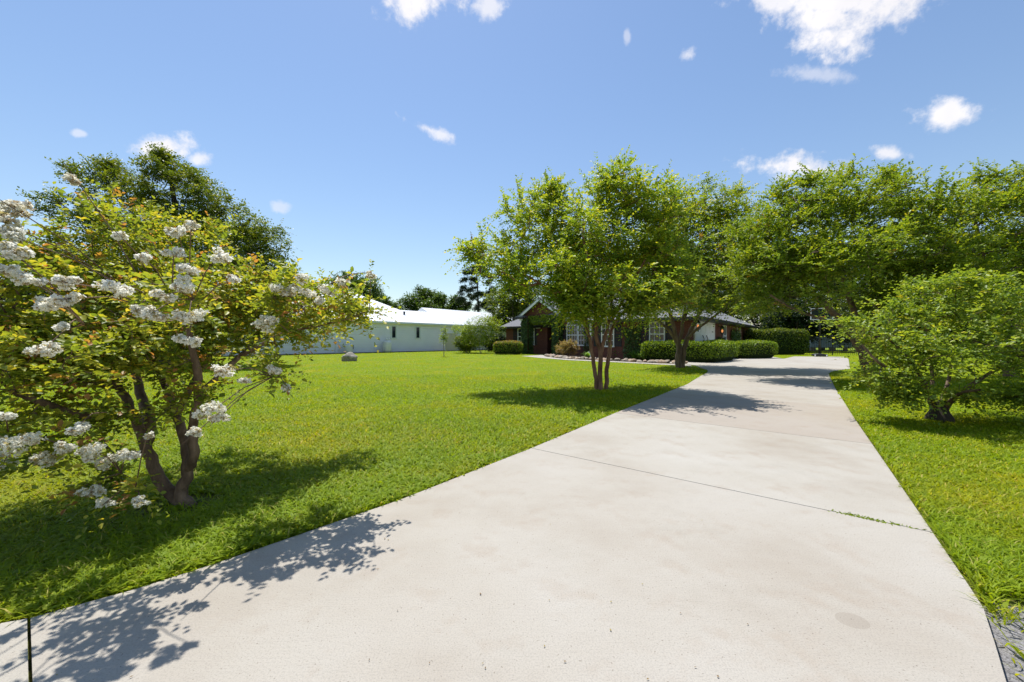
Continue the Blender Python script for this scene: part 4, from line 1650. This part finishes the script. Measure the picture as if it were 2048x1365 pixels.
# ------------------------------------------------------------------ trees
def myrtle_left():
    bx, by = -2.36, 2.86
    root = empty('crape_myrtle', (bx, by, 0), 'small white-flowering crape myrtle leaning over the near edge of the drive', 'tree')
    t = Tree((bx, by, 0), 101)
    B = lambda px, py, Y: P(px, py, Y)
    # left trunk and right trunk off one crown of roots
    t.stem([(bx + .03, by, -.05), B(340, 985, 2.86), B(312, 945, 2.84), B(290, 885, 2.82), B(262, 820, 2.85), B(235, 770, 2.95), B(205, 720, 3.0)], .048, .02)
    t.stem([(bx + .05, by, -.05), B(362, 985, 2.86), B(376, 945, 2.86), B(372, 890, 2.88), B(352, 830, 2.95), B(330, 770, 3.05), B(300, 700, 3.2)], .045, .02)
    t.stem([B(378, 935, 2.85), B(388, 905, 2.82), B(386, 860, 2.8), B(398, 800, 2.78), B(430, 760, 2.85), B(480, 715, 3.1), B(540, 665, 3.5), B(610, 640, 3.9)], .036, .011, attach=1)
    t.stem([B(290, 885, 2.82), B(300, 850, 2.9), B(285, 800, 3.1), B(270, 740, 3.3), B(260, 680, 3.5)], .045, .02, attach=1)
    t.stem([B(262, 825, 2.85), B(200, 835, 2.7), B(140, 825, 2.55), B(70, 800, 2.4), B(20, 780, 2.3)], .035, .014, attach=1)
    t.stem([B(235, 770, 2.95), B(160, 765, 2.85), B(120, 750, 2.8), B(80, 720, 2.75), B(40, 690, 2.7)], .033, .012, attach=1)
    t.stem([B(120, 750, 2.8), B(123, 715, 2.8), B(150, 700, 2.8), B(195, 694, 2.85)], .022, .01, attach=1)
    t.stem([B(352, 830, 2.95), B(390, 760, 3.2), B(430, 700, 3.4), B(470, 650, 3.5)], .03, .012, attach=1)
    t.stem([B(398, 800, 2.78), B(395, 740, 2.75), B(380, 680, 2.7), B(370, 600, 2.65)], .032, .012, attach=1)
    t.stem([B(480, 715, 3.1), B(560, 670, 2.95), B(620, 655, 2.9), B(690, 640, 2.9), B(730, 625, 2.9)], .014, .005, attach=1)
    t.stem([B(560, 655, 3.6), B(630, 590, 4.0), B(690, 552, 4.4), B(730, 546, 4.6)], .012, .004, attach=1)
    clumps = [cl(280, 600, 3.1, 150, 90, .9, 1.0), cl(120, 640, 2.7, 140, 110, .8, 1.2), cl(430, 600, 3.4, 120, 70, .9, 1.2), cl(300, 500, 3.4, 150, 60, .9, 1.1), cl(100, 520, 2.8, 110, 60, .7, .8),
              cl(40, 730, 2.5, 110, 90, .6, .9), cl(200, 720, 2.6, 130, 70, .7, .8), cl(380, 690, 3.1, 130, 60, .8, .9), cl(520, 660, 3.5, 80, 45, .6, .7), cl(600, 650, 3.9, 60, 34, .5, .5),
              cl(320, 450, 3.7, 110, 30, .6, .5), cl(60, 850, 2.3, 100, 60, .4, .35), cl(250, 830, 2.55, 70, 40, .4, .3), cl(400, 790, 2.7, 50, 30, .3, .14), cl(540, 740, 2.7, 45, 22, .2, .12),
              cl(690, 620, 4.3, 50, 24, .35, .2), cl(700, 628, 2.9, 44, 20, .22, .28), cl(610, 645, 2.85, 60, 30, .4, .28), cl(560, 590, 2.6, 60, 40, .3, .22), cl(655, 600, 2.65, 42, 25, .25, .12), cl(390, 600, 2.25, 90, 60, .3, .25), cl(250, 640, 2.2, 90, 60, .3, .2), cl(560, 580, 3.8, 70, 40, .7, .7), cl(640, 595, 4.1, 45, 32, .5, .4), cl(740, 555, 4.6, 12, 8, .06, .03), cl(470, 620, 4.2, 110, 60, .6, .8), cl(-120, 650, 2.6, 130, 120, .7, .8), cl(160, 410, 2.9, 25, 50, .2, .05), cl(195, 960, 2.4, 46, 26, .2, .08), cl(285, 975, 2.4, 30, 22, .15, .04), cl(110, 905, 2.25, 80, 40, .25, .12)]
    t.grow(clumps, 880, .6, seg=.12, turn=.5, minz=.2)
    t.wood(root, M['bark_myrtle'], .0022, 6, maxr=.03)
    t.foliage(root, M['leaf_myrtle'], 6, 9, .19, (.043, .025), up=.25, red=.1, spread=.75, back=.8)
    # panicles
    fl = [(12, 468, 42), (26, 505, 46), (12, 535, 44), (62, 557, 36), (135, 566, 42), (135, 598, 40), (92, 608, 34), (226, 578, 42), (311, 622, 44), (378, 628, 44), (366, 569, 40), (348, 505, 32), (382, 452, 22),
          (357, 467, 34), (434, 514, 34), (372, 540, 34), (535, 649, 44), (560, 578, 38), (597, 557, 26), (612, 588, 30), (374, 682, 40), (129, 655, 24), (86, 700, 38), (151, 358, 30), (286, 517, 22), (240, 473, 20),
          (660, 582, 40), (684, 568, 34), (640, 602, 28), (581, 580, 32), (446, 742, 30), (548, 738, 30), (489, 762, 20), (575, 774, 18), (421, 823, 50), (438, 835, 40), (151, 855, 42), (40, 890, 62), (9, 923, 46), (126, 895, 36),
          (92, 917, 40), (190, 905, 56), (222, 925, 46), (255, 911, 36), (182, 985, 36), (212, 1005, 34), (283, 1003, 30), (391, 866, 22), (295, 870, 16), (742, 550, 22), (24, 415, 50), (-4, 440, 46), (270, 340 + 280, 20), (8, 830, 26), (330, 590, 30), (470, 560, 24)]
    rr = np.random.default_rng(17)
    ctr = np.array((-2.75, 3.0, 1.35))
    rad = np.array((1.7, 1.15, 1.1))
    for i, (px, py, sz) in enumerate(fl):
        d = np.array(ray_dir(px, py))
        o3 = np.array((0, 0, CAMZ))
        # first crossing of the crown's shell, else its closest approach
        a = ((d / rad) ** 2).sum()
        bq = (d / rad * ((o3 - ctr) / rad)).sum()
        c = (((o3 - ctr) / rad) ** 2).sum() - 1
        disc = bq * bq - a * c
        s = (-bq - math.sqrt(disc)) / a if disc > 0 else -bq / a
        Y = min(max((o3 + d * s)[1], 1.75), 3.1)
        if py > 960:
            Y = 2.35
        if px > 470:
            Y = 2.5 + (px - 470) / 270 * .4
        c3 = P(px, py, Y)
        Y -= .14
        c3 = P(px, py, Y)
        R = sz / FPX * Y * (.44 + .22 * rr.random())
        faded = i in (23, 49, 50, 51)
        n = int(150 * (sz / 40) ** 1.5) + 24
        u = unit(rr.normal(0, 1, (n, 3)))
        sq = np.array((1.0, .85, .62))
        # several lobes
        nl = 5
        lob = unit(rr.normal(0, 1, (nl, 3))) * sq * R * .72
        k = rr.integers(0, nl, n)
        pos = lob[k] + u * sq * (R * .5 * (.45 + .65 * rr.random(n)))[:, None]
        m = 4  # crinkled petals per floret
        PT = np.repeat(pos, m, 0)
        uu = np.repeat(u, m, 0)
        D = unit(rr.normal(0, 1, (n * m, 3)) + uu * .5)
        N_ = unit(uu * .3 + np.array((-.1, .1, .55)) + rr.normal(0, .6, (n * m, 3)))
        ps = .0115 * (.7 + .6 * rr.random(n * m))
        rn = np.repeat(np.where(rr.random(n) < .13, .02, .55 + .45 * rr.random(n)), m) - (.22 if faded else 0)
        tone = np.repeat((rr.random(n) < (.22 if faded else .04)) * .8, m)
        o = leaves_object('flower_cluster', PT + (c3 - np.array((bx, by, 0))), D, N_, ps, ps * .95, rn, tone, M['petal'], root, (0, 0, 0), '6')
        # a stalk back into the crown, in its own short twig mesh under the cluster
        tp = np.array(t.pos)
        j = int(np.argmin(np.linalg.norm(tp - (c3 + np.array((0, .12, -.02))), axis=1)))
        sm = MB()
        e = tp[j] - np.array((bx, by, 0))
        c0 = c3 - np.array((bx, by, 0))
        mid = (e + c0) / 2 + np.array((0, 0, .03))
        sm.tube([e, mid, c0, c0 + (c0 - mid) * .3], [.0035, .003, .0025, .001], 5, cap=False)
        st = sm.build('stalk', M['bark_myrtle'], o, smooth=True)
    return root


myrtle_left()


def big_tree(name, base, label, stems, clumps, n, mat, bark, leaf, shoots, per, slen, seed, seg=.3, cat='tree', red=.0, tmpl='6', shell=.55, up=.35, r_tip=.005, light=0.0, group=None, turn=.5, maxr=.07, minz=None, back=.6, spread=.9):
    root = empty(name, (base[0], base[1], 0), label, cat, group=group)
    t = Tree((base[0], base[1], 0), seed)
    for s in stems:
        t.stem(s[0], s[1], s[2], attach=(1 if len(s) > 3 else None))
    t.grow(clumps, n, shell, seg=seg, turn=turn, minz=minz)
    t.wood(root, M[bark], r_tip, 6, maxr=maxr)
    t.foliage(root, M[mat], shoots, per, slen, leaf, up=up, red=red, tmpl=tmpl, light=light, back=back, spread=spread)
    return root


# cinnamon-barked tree on the lawn
Y = 9.6
b = G(1201, 778)
Q = lambda px, py, dy=0: P(px, py, Y + dy)
big_tree('crape_myrtle', b, 'crape myrtle with three cinnamon-brown trunks standing on the open lawn', [
    ([Q(1194, 782), Q(1192, 760), Q(1186, 715), Q(1176, 665), Q(1168, 625, .2), Q(1140, 560, .5), Q(1110, 500, .8)], .056, .024),
    ([Q(1201, 782, -.05), Q(1200, 750), Q(1200, 710), Q(1193, 670), Q(1190, 620, -.3), Q(1180, 540, -.6), Q(1165, 470, -.8)], .064, .024),
    ([Q(1202, 712), Q(1208, 680), Q(1217, 650), Q(1224, 600, .3), Q(1235, 530, .6), Q(1235, 440, .6)], .046, .022, 1),
    ([Q(1212, 781, .08), Q(1214, 740), Q(1219, 700), Q(1223, 660, .1), Q(1240, 632, .1), Q(1268, 605, 0), Q(1300, 560, -.3), Q(1325, 500, -.5)], .054, .024),
    ([Q(1176, 660), Q(1150, 618, -.4), Q(1100, 580, -.8), Q(1040, 545, -1.2)], .04, .016, 1),
    ([Q(1224, 640), Q(1260, 575, -.8), Q(1290, 520, -1.5)], .04, .016, 1),
], [cl(1085, 440, Y + .3, 80, 60, 1.3), cl(1010, 510, Y, 70, 45, 1.2), cl(945, 505, Y, 26, 12, .4, .15), cl(1225, 410, Y + .3, 75, 70, 1.3), cl(1300, 420, Y, 55, 55, 1.2), cl(1330, 500, Y - .3, 55, 70, 1.3), cl(1150, 500, Y, 90, 60, 1.8),
    cl(1240, 520, Y + .8, 90, 60, 1.5), cl(1030, 556, Y - .4, 60, 36, 1.2), cl(1150, 600, Y - .9, 40, 34, .7, .5), cl(1118, 580, Y - .6, 26, 30, .6, .3), cl(1135, 548, Y - 1.2, 70, 34, 1.0), cl(1255, 580, Y - 1.4, 70, 40, 1.0), cl(1165, 612, Y - .7, 46, 30, .7, .6), cl(1275, 612, Y - .5, 40, 28, .7, .5), cl(1345, 545, Y - .8, 40, 50, 1.2), cl(1180, 590, Y - .6, 50, 26, .7, .5), cl(1330, 590, Y - .5, 50, 40, 1.1), cl(1214, 655, Y - .35, 16, 22, .2, .1), cl(1110, 395, Y + .4, 26, 30, .5, .3), cl(1225, 368, Y + .2, 30, 20, .4, .3),
    cl(1012, 425, Y, 10, 22, .2, .05), cl(1330, 365, Y, 14, 18, .2, .05)],
    1150, 'leaf_crape', 'bark_cinnamon', (.075, .045), 5, 15, .5, 201, red=.01, light=.08, minz=1.75, maxr=.04, spread=.6, up=.3)

# tan-barked tree by the drive bend
Y = 17.4
b = G(1359, 735)
Q = lambda px, py, dy=0: P(px, py, Y + dy)
big_tree('crape_myrtle', b, 'crape myrtle with a forked tan trunk at the bend of the drive', [
    ([Q(1357, 738), Q(1356, 715), Q(1358, 695), Q(1352, 675), Q(1346, 650), Q(1335, 610), Q(1320, 550, -.5)], .14, .05),
    ([Q(1356, 690), Q(1363, 665), Q(1366, 640), Q(1375, 590, .5), Q(1390, 520, 1)], .09, .04, 1),
    ([Q(1364, 738, .1), Q(1366, 715, .1), Q(1372, 685, 0), Q(1384, 655), Q(1400, 625, -.5), Q(1430, 580, -1), Q(1465, 530, -1)], .125, .045),
    ([Q(1374, 680), Q(1392, 660, -.6), Q(1420, 640, -1), Q(1470, 600, -1.4)], .07, .03, 1),
    ([Q(1353, 685), Q(1338, 660), Q(1315, 640, -.5), Q(1290, 600, -1)], .08, .03, 1),
    ([Q(1368, 640), Q(1400, 560, 1), Q(1440, 480, 1.2)], .06, .03, 1),
], [cl(1370, 430, Y, 60, 50, 2.0), cl(1440, 440, Y, 60, 50, 2.0), cl(1505, 480, Y, 55, 45, 1.8), cl(1400, 520, Y, 90, 55, 2.8), cl(1485, 560, Y - 1, 75, 45, 2.2), cl(1320, 500, Y + .5, 60, 60, 2.2), cl(1420, 610, Y - 1.5, 70, 30, 1.6), cl(1310, 600, Y - 1, 55, 36, 1.8),
    cl(1545, 520, Y, 40, 40, 1.5), cl(1360, 580, Y + 1.5, 80, 40, 1.8), cl(1470, 390, Y, 16, 14, .4, .3), cl(1415, 375, Y, 14, 16, .4, .3), cl(1490, 620, Y - .5, 40, 18, 1.0)],
    1050, 'leaf_crape_deep', 'bark_tan', (.1, .06), 5, 14, .75, 202, seg=.5, r_tip=.008, maxr=.1, red=.008, light=.06, minz=2.4, spread=.6)

# big spreading trees to the right of the drive
Y = 12.4
b = G(1741, 757)
Q = lambda px, py, dy=0: P(px, py, Y + dy)
big_tree('crape_myrtle', b, 'broad dark green crape myrtle arching over the drive behind the low bushy one', [
    ([Q(1741, 760), Q(1736, 740), Q(1720, 700), Q(1690, 650), Q(1640, 600, -.3), Q(1590, 550, -.6), Q(1545, 500, -.8)], .16, .04),
    ([Q(1738, 745), Q(1722, 680, .3), Q(1700, 600, .5), Q(1670, 520, .8), Q(1640, 450, .8)], .12, .04, 1),
    ([Q(1745, 760, .1), Q(1748, 720, .3), Q(1750, 650, .5), Q(1765, 560, .6), Q(1780, 470, .6)], .13, .04),
    ([Q(1748, 700, .2), Q(1780, 640), Q(1820, 570), Q(1850, 500, -.3)], .09, .035, 1),
    ([Q(1700, 665), Q(1650, 640, -.8), Q(1590, 620, -1.3), Q(1540, 590, -1.5)], .05, .02, 1),
], [cl(1520, 470, Y, 50, 45, 1.6), cl(1600, 430, Y, 60, 50, 1.8), cl(1690, 420, Y, 70, 50, 2.0), cl(1780, 420, Y, 60, 50, 1.8), cl(1850, 450, Y, 60, 55, 1.8), cl(1560, 540, Y - .5, 80, 50, 2.0), cl(1650, 520, Y - 1, 90, 55, 2.2), cl(1750, 510, Y, 90, 60, 2.4), cl(1850, 540, Y, 80, 60, 2.0),
    cl(1560, 605, Y - .6, 60, 26, 1.4), cl(1650, 590, Y - 1.6, 50, 28, 1.0), cl(1495, 540, Y - .3, 36, 36, 1.2), cl(1750, 600, Y + .5, 80, 40, 1.6), cl(1620, 370, Y, 18, 16, .4, .25), cl(1690, 362, Y, 18, 16, .4, .25), cl(1780, 365, Y, 22, 14, .4, .25), cl(1560, 390, Y, 16, 18, .4, .25)],
    1250, 'leaf_crape_deep', 'bark_tan', (.088, .052), 5, 15, .6, 203, seg=.4, r_tip=.006, maxr=.08, red=.006, minz=1.9, spread=.6, up=.42)

Y = 13.0
b = G(2020, 754)
Q = lambda px, py, dy=0: P(px, py, Y + dy)
big_tree('crape_myrtle', b, 'tall dark crape myrtle at the far right edge of the lawn', [
    ([Q(2018, 757), Q(2012, 720), Q(2000, 660), Q(1980, 580), Q(1960, 500), Q(1950, 430)], .14, .04),
    ([Q(2026, 757), Q(2030, 700), Q(2050, 620), Q(2080, 540), Q(2090, 450)], .14, .04),
], [cl(1950, 420, Y, 50, 40, 1.6), cl(2030, 400, Y, 60, 40, 1.8), cl(2110, 390, Y, 80, 50, 2.0), cl(1930, 490, Y, 60, 45, 1.8), cl(2020, 500, Y, 80, 55, 2.2), cl(2130, 500, Y, 90, 60, 2.2), cl(1960, 570, Y, 60, 40, 1.6), cl(2070, 580, Y, 80, 50, 2.0), cl(2180, 580, Y, 80, 60, 2.0), cl(1975, 358, Y, 22, 14, .4, .25), cl(2045, 350, Y, 22, 10, .3, .25)],
    950, 'leaf_crape_deep', 'bark_tan', (.088, .052), 5, 15, .6, 204, seg=.4, r_tip=.006, maxr=.08, red=.006, minz=1.9, spread=.6, up=.42)

# low bushy myrtle on the right lawn
Y = 5.9
b = G(1882, 836)
Q = lambda px, py, dy=0: P(px, py, Y + dy)
big_tree('crape_myrtle', b, 'low bushy crape myrtle with grey twigs and a black stump base on the right lawn', [
    ([Q(1870, 842), Q(1866, 815), Q(1850, 770, -.1), Q(1820, 720, -.2), Q(1780, 680, -.3)], .045, .016),
    ([Q(1880, 842, .05), Q(1900, 805), Q(1935, 775), Q(1975, 750), Q(2030, 715)], .04, .016),
    ([Q(1872, 842, .1), Q(1885, 800, .3), Q(1900, 740, .5), Q(1910, 670, .6)], .035, .014),
    ([Q(1868, 815), Q(1865, 760, .2), Q(1860, 700, .3), Q(1850, 640, .4)], .032, .013, 1),
    ([Q(1885, 825), Q(1915, 790, -.3), Q(1960, 780, -.6)], .03, .014, 1),
    ([Q(1850, 770), Q(1790, 745, -.3), Q(1750, 720, -.5), Q(1725, 690, -.5)], .028, .01, 1),
], [cl(1762, 650, Y, 46, 36, .7), cl(1810, 628, Y, 62, 42, 1.0), cl(1900, 620, Y, 90, 45, 1.2), cl(2000, 610, Y, 80, 50, 1.2), cl(2100, 640, Y, 90, 60, 1.2), cl(1752, 695, Y - .2, 38, 32, .6), cl(1792, 712, Y - .3, 66, 48, 1.0), cl(1870, 700, Y - .4, 90, 55, 1.0), cl(1970, 700, Y - .3, 90, 55, 1.1), cl(2070, 720, Y, 90, 60, 1.1),
    cl(1765, 760, Y - .3, 36, 24, .5, .2), cl(1810, 790, Y - .4, 36, 22, .4, .2), cl(2045, 800, Y - .4, 50, 26, .5, .25), cl(1890, 570, Y, 60, 14, .7, .3), cl(1930, 810, Y - .3, 24, 12, .3, .08), cl(1700, 648, Y, 18, 9, .25, .06)],
    600, 'leaf_bush', 'bark_tan', (.058, .034), 6, 8, .24, 205, seg=.16, r_tip=.003, maxr=.03, red=.03, up=.3, minz=.35, back=.9)
q = Q(1876, 842)
st = MB()
rr = np.random.default_rng(3)
prof = [(.17, -.05), (.15, .03), (.11, .1), (.08, .2), (.07, .28)]
st.lathe(prof, 14, (0, 0, 0))
o = st.build('tree_stump', M['bark_dark'], None, smooth=True)
for v in o.data.vertices:
    v.co.x *= 1 + .18 * math.sin(5 * math.atan2(v.co.y, v.co.x))
    v.co.y *= 1 + .18 * math.sin(4 * math.atan2(v.co.y, v.co.x) + 1)
o.location = (q[0], q[1] - .02, 0)
tag(o, 'blackened flared stump at the foot of the low bushy tree', 'stump')

# live oak beyond the left lawn
Y = 19.0
bx = (330 - 1024) / FPX * Y
Q = lambda px, py, dy=0: P(px, py, Y + dy)
big_tree('oak_tree', (bx, Y), 'large dark green oak rising behind the white-flowering myrtle', [
    ([Q(330, 735), Q(332, 690), Q(335, 640), Q(345, 580), Q(352, 500), Q(350, 430), Q(345, 370)], .32, .09),
    ([Q(335, 640), Q(300, 560, -.5), Q(250, 470, -1), Q(215, 400, -1)], .18, .06, 1),
    ([Q(345, 600), Q(400, 540, .5), Q(460, 480, .5), Q(500, 440, .5)], .18, .06, 1),
    ([Q(340, 580), Q(320, 480, -1.5), Q(300, 400, -2)], .15, .06, 1),
    ([Q(340, 620), Q(430, 580, -1.5), Q(520, 560, -2)], .14, .05, 1),
    ([Q(338, 620), Q(240, 560, 1.5), Q(160, 500, 1.5)], .14, .05, 1),
], [cl(330, 350, Y, 50, 30, 1.6), cl(400, 370, Y, 42, 28, 1.6), cl(225, 370, Y, 60, 34, 1.8), cl(300, 400, Y, 70, 30, 2.0), cl(430, 420, Y, 60, 36, 2.0), cl(510, 480, Y, 60, 50, 2.2), cl(545, 560, Y, 50, 50, 2.2), cl(170, 430, Y, 45, 40, 2.0), cl(380, 460, Y, 90, 50, 2.6), cl(250, 470, Y, 80, 50, 2.4), cl(450, 540, Y, 90, 60, 2.8), cl(150, 540, Y, 80, 60, 2.4), cl(310, 560, Y, 100, 60, 2.8), cl(520, 620, Y, 60, 36, 2.0), cl(200, 610, Y, 90, 40, 2.2), cl(400, 620, Y, 80, 36, 2.2),
    cl(325, 318, Y, 20, 14, .6, .8), cl(215, 335, Y, 16, 14, .6, .6), cl(150, 350, Y, 14, 12, .5, .3)],
    2300, 'leaf_oak', 'bark_dark', (.13, .075), 8, 8, .5, 206, seg=.5, r_tip=.007, tmpl='4', red=.0, minz=2.2, maxr=.12)


def bg_tree(px, ytop, ybot, wpx, Y, label, mat, seed, n=230, leaf=.3, lobes=7, group=None, name='broadleaf_tree', base_py=None, bark='bark_dark', cat='tree', shoots=6, per=6):
    """a rounded broadleaf standing at depth Y with its crown seen between ytop and ybot"""
    r = np.random.default_rng(seed)
    cx = (px - 1024) / FPX * Y
    zt, zb = CAMZ - (ytop - 682.5) / FPX * Y, CAMZ - (ybot - 682.5) / FPX * Y
    zb = max(zb, .6)
    W = wpx / FPX * Y
    H = zt - zb
    clumps = []
    for i in range(lobes):
        f = (i + .5) / lobes
        a = i * 2.4 + r.random()
        rr_ = W * .34 * math.sqrt(max(.05, 1 - (2 * f - .9) ** 2))
        c = np.array((cx + rr_ * math.cos(a), Y + rr_ * math.sin(a), zb + H * (.2 + .62 * f)))
        s = W * (.2 + .08 * r.random())
        clumps.append((c, np.array((s, s, min(s * .8, H * .3)))))
    clumps.append((np.array((cx, Y, zb + H * .5)), np.array((W * .36, W * .36, H * .36))))
    clumps.append((np.array((cx + r.normal(0, W * .08), Y, zt - H * .14)), np.array((W * .15, W * .15, H * .14))))
    base = (cx, Y)
    stems = [([(cx, Y, -.1), (cx + .1, Y, zb * .6 + .4), (cx - .1, Y, zb + H * .3), (cx, Y, zb + H * .7)], .3, .08)]
    for i in range(3):
        a = i * 2.1 + r.random()
        z0 = zb * .7 + .3
        stems.append(([(cx, Y, z0), (cx + W * .14 * math.cos(a), Y + W * .14 * math.sin(a), zb + H * .2), (cx + W * .28 * math.cos(a), Y + W * .28 * math.sin(a), zb + H * .5)], .15, .05, 1))
    return big_tree(name, base, label, stems, clumps, int(n * 1.7), mat, bark, (leaf * 1.1, leaf * .7), shoots + 2, per, leaf * 3, seed, seg=1.2, tmpl='4', r_tip=.012, group=group, cat=cat, maxr=.15, shell=.5)


GB = 'trees beyond the white house'
bg_tree(705, 545, 660, 130, 66, 'dark pine-like tree mass rising right behind the peak of the white roof', 'leaf_far', 301, 300, .34, group=GB)
bg_tree(755, 580, 660, 60, 70, 'smaller dark tree right of the white roof peak', 'leaf_far', 302, 160, .34, group=GB)
bg_tree(790, 605, 660, 40, 80, 'low grey-green tree in the gap above the white roof', 'leaf_far', 303, 90, .36, group=GB)
bg_tree(855, 573, 665, 105, 76, 'round spreading tree above the long white roof', 'leaf_far', 304, 330, .34, group=GB)
bg_tree(912, 592, 665, 60, 80, 'darker tree between the round tree and the tall pine', 'leaf_far', 305, 170, .36, group=GB)
GR = 'trees behind the brick house'
bg_tree(1030, 545, 690, 110, 52, 'deep green tree behind the left end of the brick house', 'leaf_oak', 306, 300, .26, group=GR)
bg_tree(1130, 520, 690, 120, 56, 'deep green tree behind the entry gable', 'leaf_far', 307, 260, .28, group=GR)
bg_tree(1260, 500, 690, 140, 58, 'tall green tree behind the middle of the brick roof', 'leaf_far', 308, 260, .3, group=GR)
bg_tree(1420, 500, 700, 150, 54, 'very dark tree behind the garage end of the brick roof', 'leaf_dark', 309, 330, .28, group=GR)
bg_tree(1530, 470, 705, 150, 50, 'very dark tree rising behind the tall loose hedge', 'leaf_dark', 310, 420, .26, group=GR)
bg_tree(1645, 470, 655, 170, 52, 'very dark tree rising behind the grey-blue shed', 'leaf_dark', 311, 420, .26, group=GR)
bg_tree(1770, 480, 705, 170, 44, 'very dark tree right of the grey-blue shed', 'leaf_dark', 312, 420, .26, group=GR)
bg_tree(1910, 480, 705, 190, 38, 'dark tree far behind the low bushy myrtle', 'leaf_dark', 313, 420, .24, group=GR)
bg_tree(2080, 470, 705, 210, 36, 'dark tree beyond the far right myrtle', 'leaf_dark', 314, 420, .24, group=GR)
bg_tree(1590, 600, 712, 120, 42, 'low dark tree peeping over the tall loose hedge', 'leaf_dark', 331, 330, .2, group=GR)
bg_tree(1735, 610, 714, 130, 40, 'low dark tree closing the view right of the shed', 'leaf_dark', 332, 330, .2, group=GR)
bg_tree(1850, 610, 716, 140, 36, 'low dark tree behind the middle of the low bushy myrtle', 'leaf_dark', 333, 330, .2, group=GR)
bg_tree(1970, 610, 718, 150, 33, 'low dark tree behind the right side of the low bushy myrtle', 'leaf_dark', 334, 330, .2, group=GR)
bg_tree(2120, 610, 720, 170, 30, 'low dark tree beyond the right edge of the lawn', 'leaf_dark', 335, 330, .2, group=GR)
GL = 'dark trees along the far left lawn edge'
bg_tree(-150, 420, 720, 300, 27, 'dark spreading tree outside the left end of the lawn', 'leaf_dark', 320, 420, .2, group=GL)
bg_tree(60, 560, 722, 170, 28, 'dark bushy tree under the left side of the oak', 'leaf_dark', 321, 340, .2, group=GL)
bg_tree(190, 600, 724, 150, 27, 'dark bushy tree left of the oak trunk', 'leaf_dark', 322, 300, .2, group=GL)
bg_tree(430, 600, 716, 130, 33, 'dark bushy tree right of the oak trunk', 'leaf_dark', 323, 280, .2, group=GL)
bg_tree(310, 620, 714, 130, 36, 'dark bushy tree far behind the oak trunk', 'leaf_dark', 324, 260, .2, group=GL)


def pine():
    Y = 74.0
    cx = (950 - 1024) / FPX * Y
    root = empty('pine_tree', (cx, Y, 0), 'tall dark pine with ragged tufted branches left of the brick house', 'pine tree')
    t = Tree((cx, Y, 0), 401)
    Q = lambda px, py, dy=0: P(px, py, Y + dy)
    t.stem([Q(958, 697), Q(957, 640), Q(955, 580), Q(950, 520)], .3, .05)
    cs = []
    r = np.random.default_rng(402)
    for i in range(46):
        f = r.random()
        py = 518 + 118 * f
        w = 8 + 34 * min(1, f * 1.6) * (1 - .3 * f)
        a = r.random() * 6.28
        cs.append(cl(953 + w * math.cos(a), py, Y + w / 13 * math.sin(a), 9, 4.5, .8, 1))
    t.grow(cs, 420, .6, seg=1.0)
    t.wood(root, M['bark_dark'], .012, 5)
    t.foliage(root, M['needle'], 8, 8, .5, (.42, .09), up=.5, tmpl='4', spread=1.0, jit=.9)


pine()
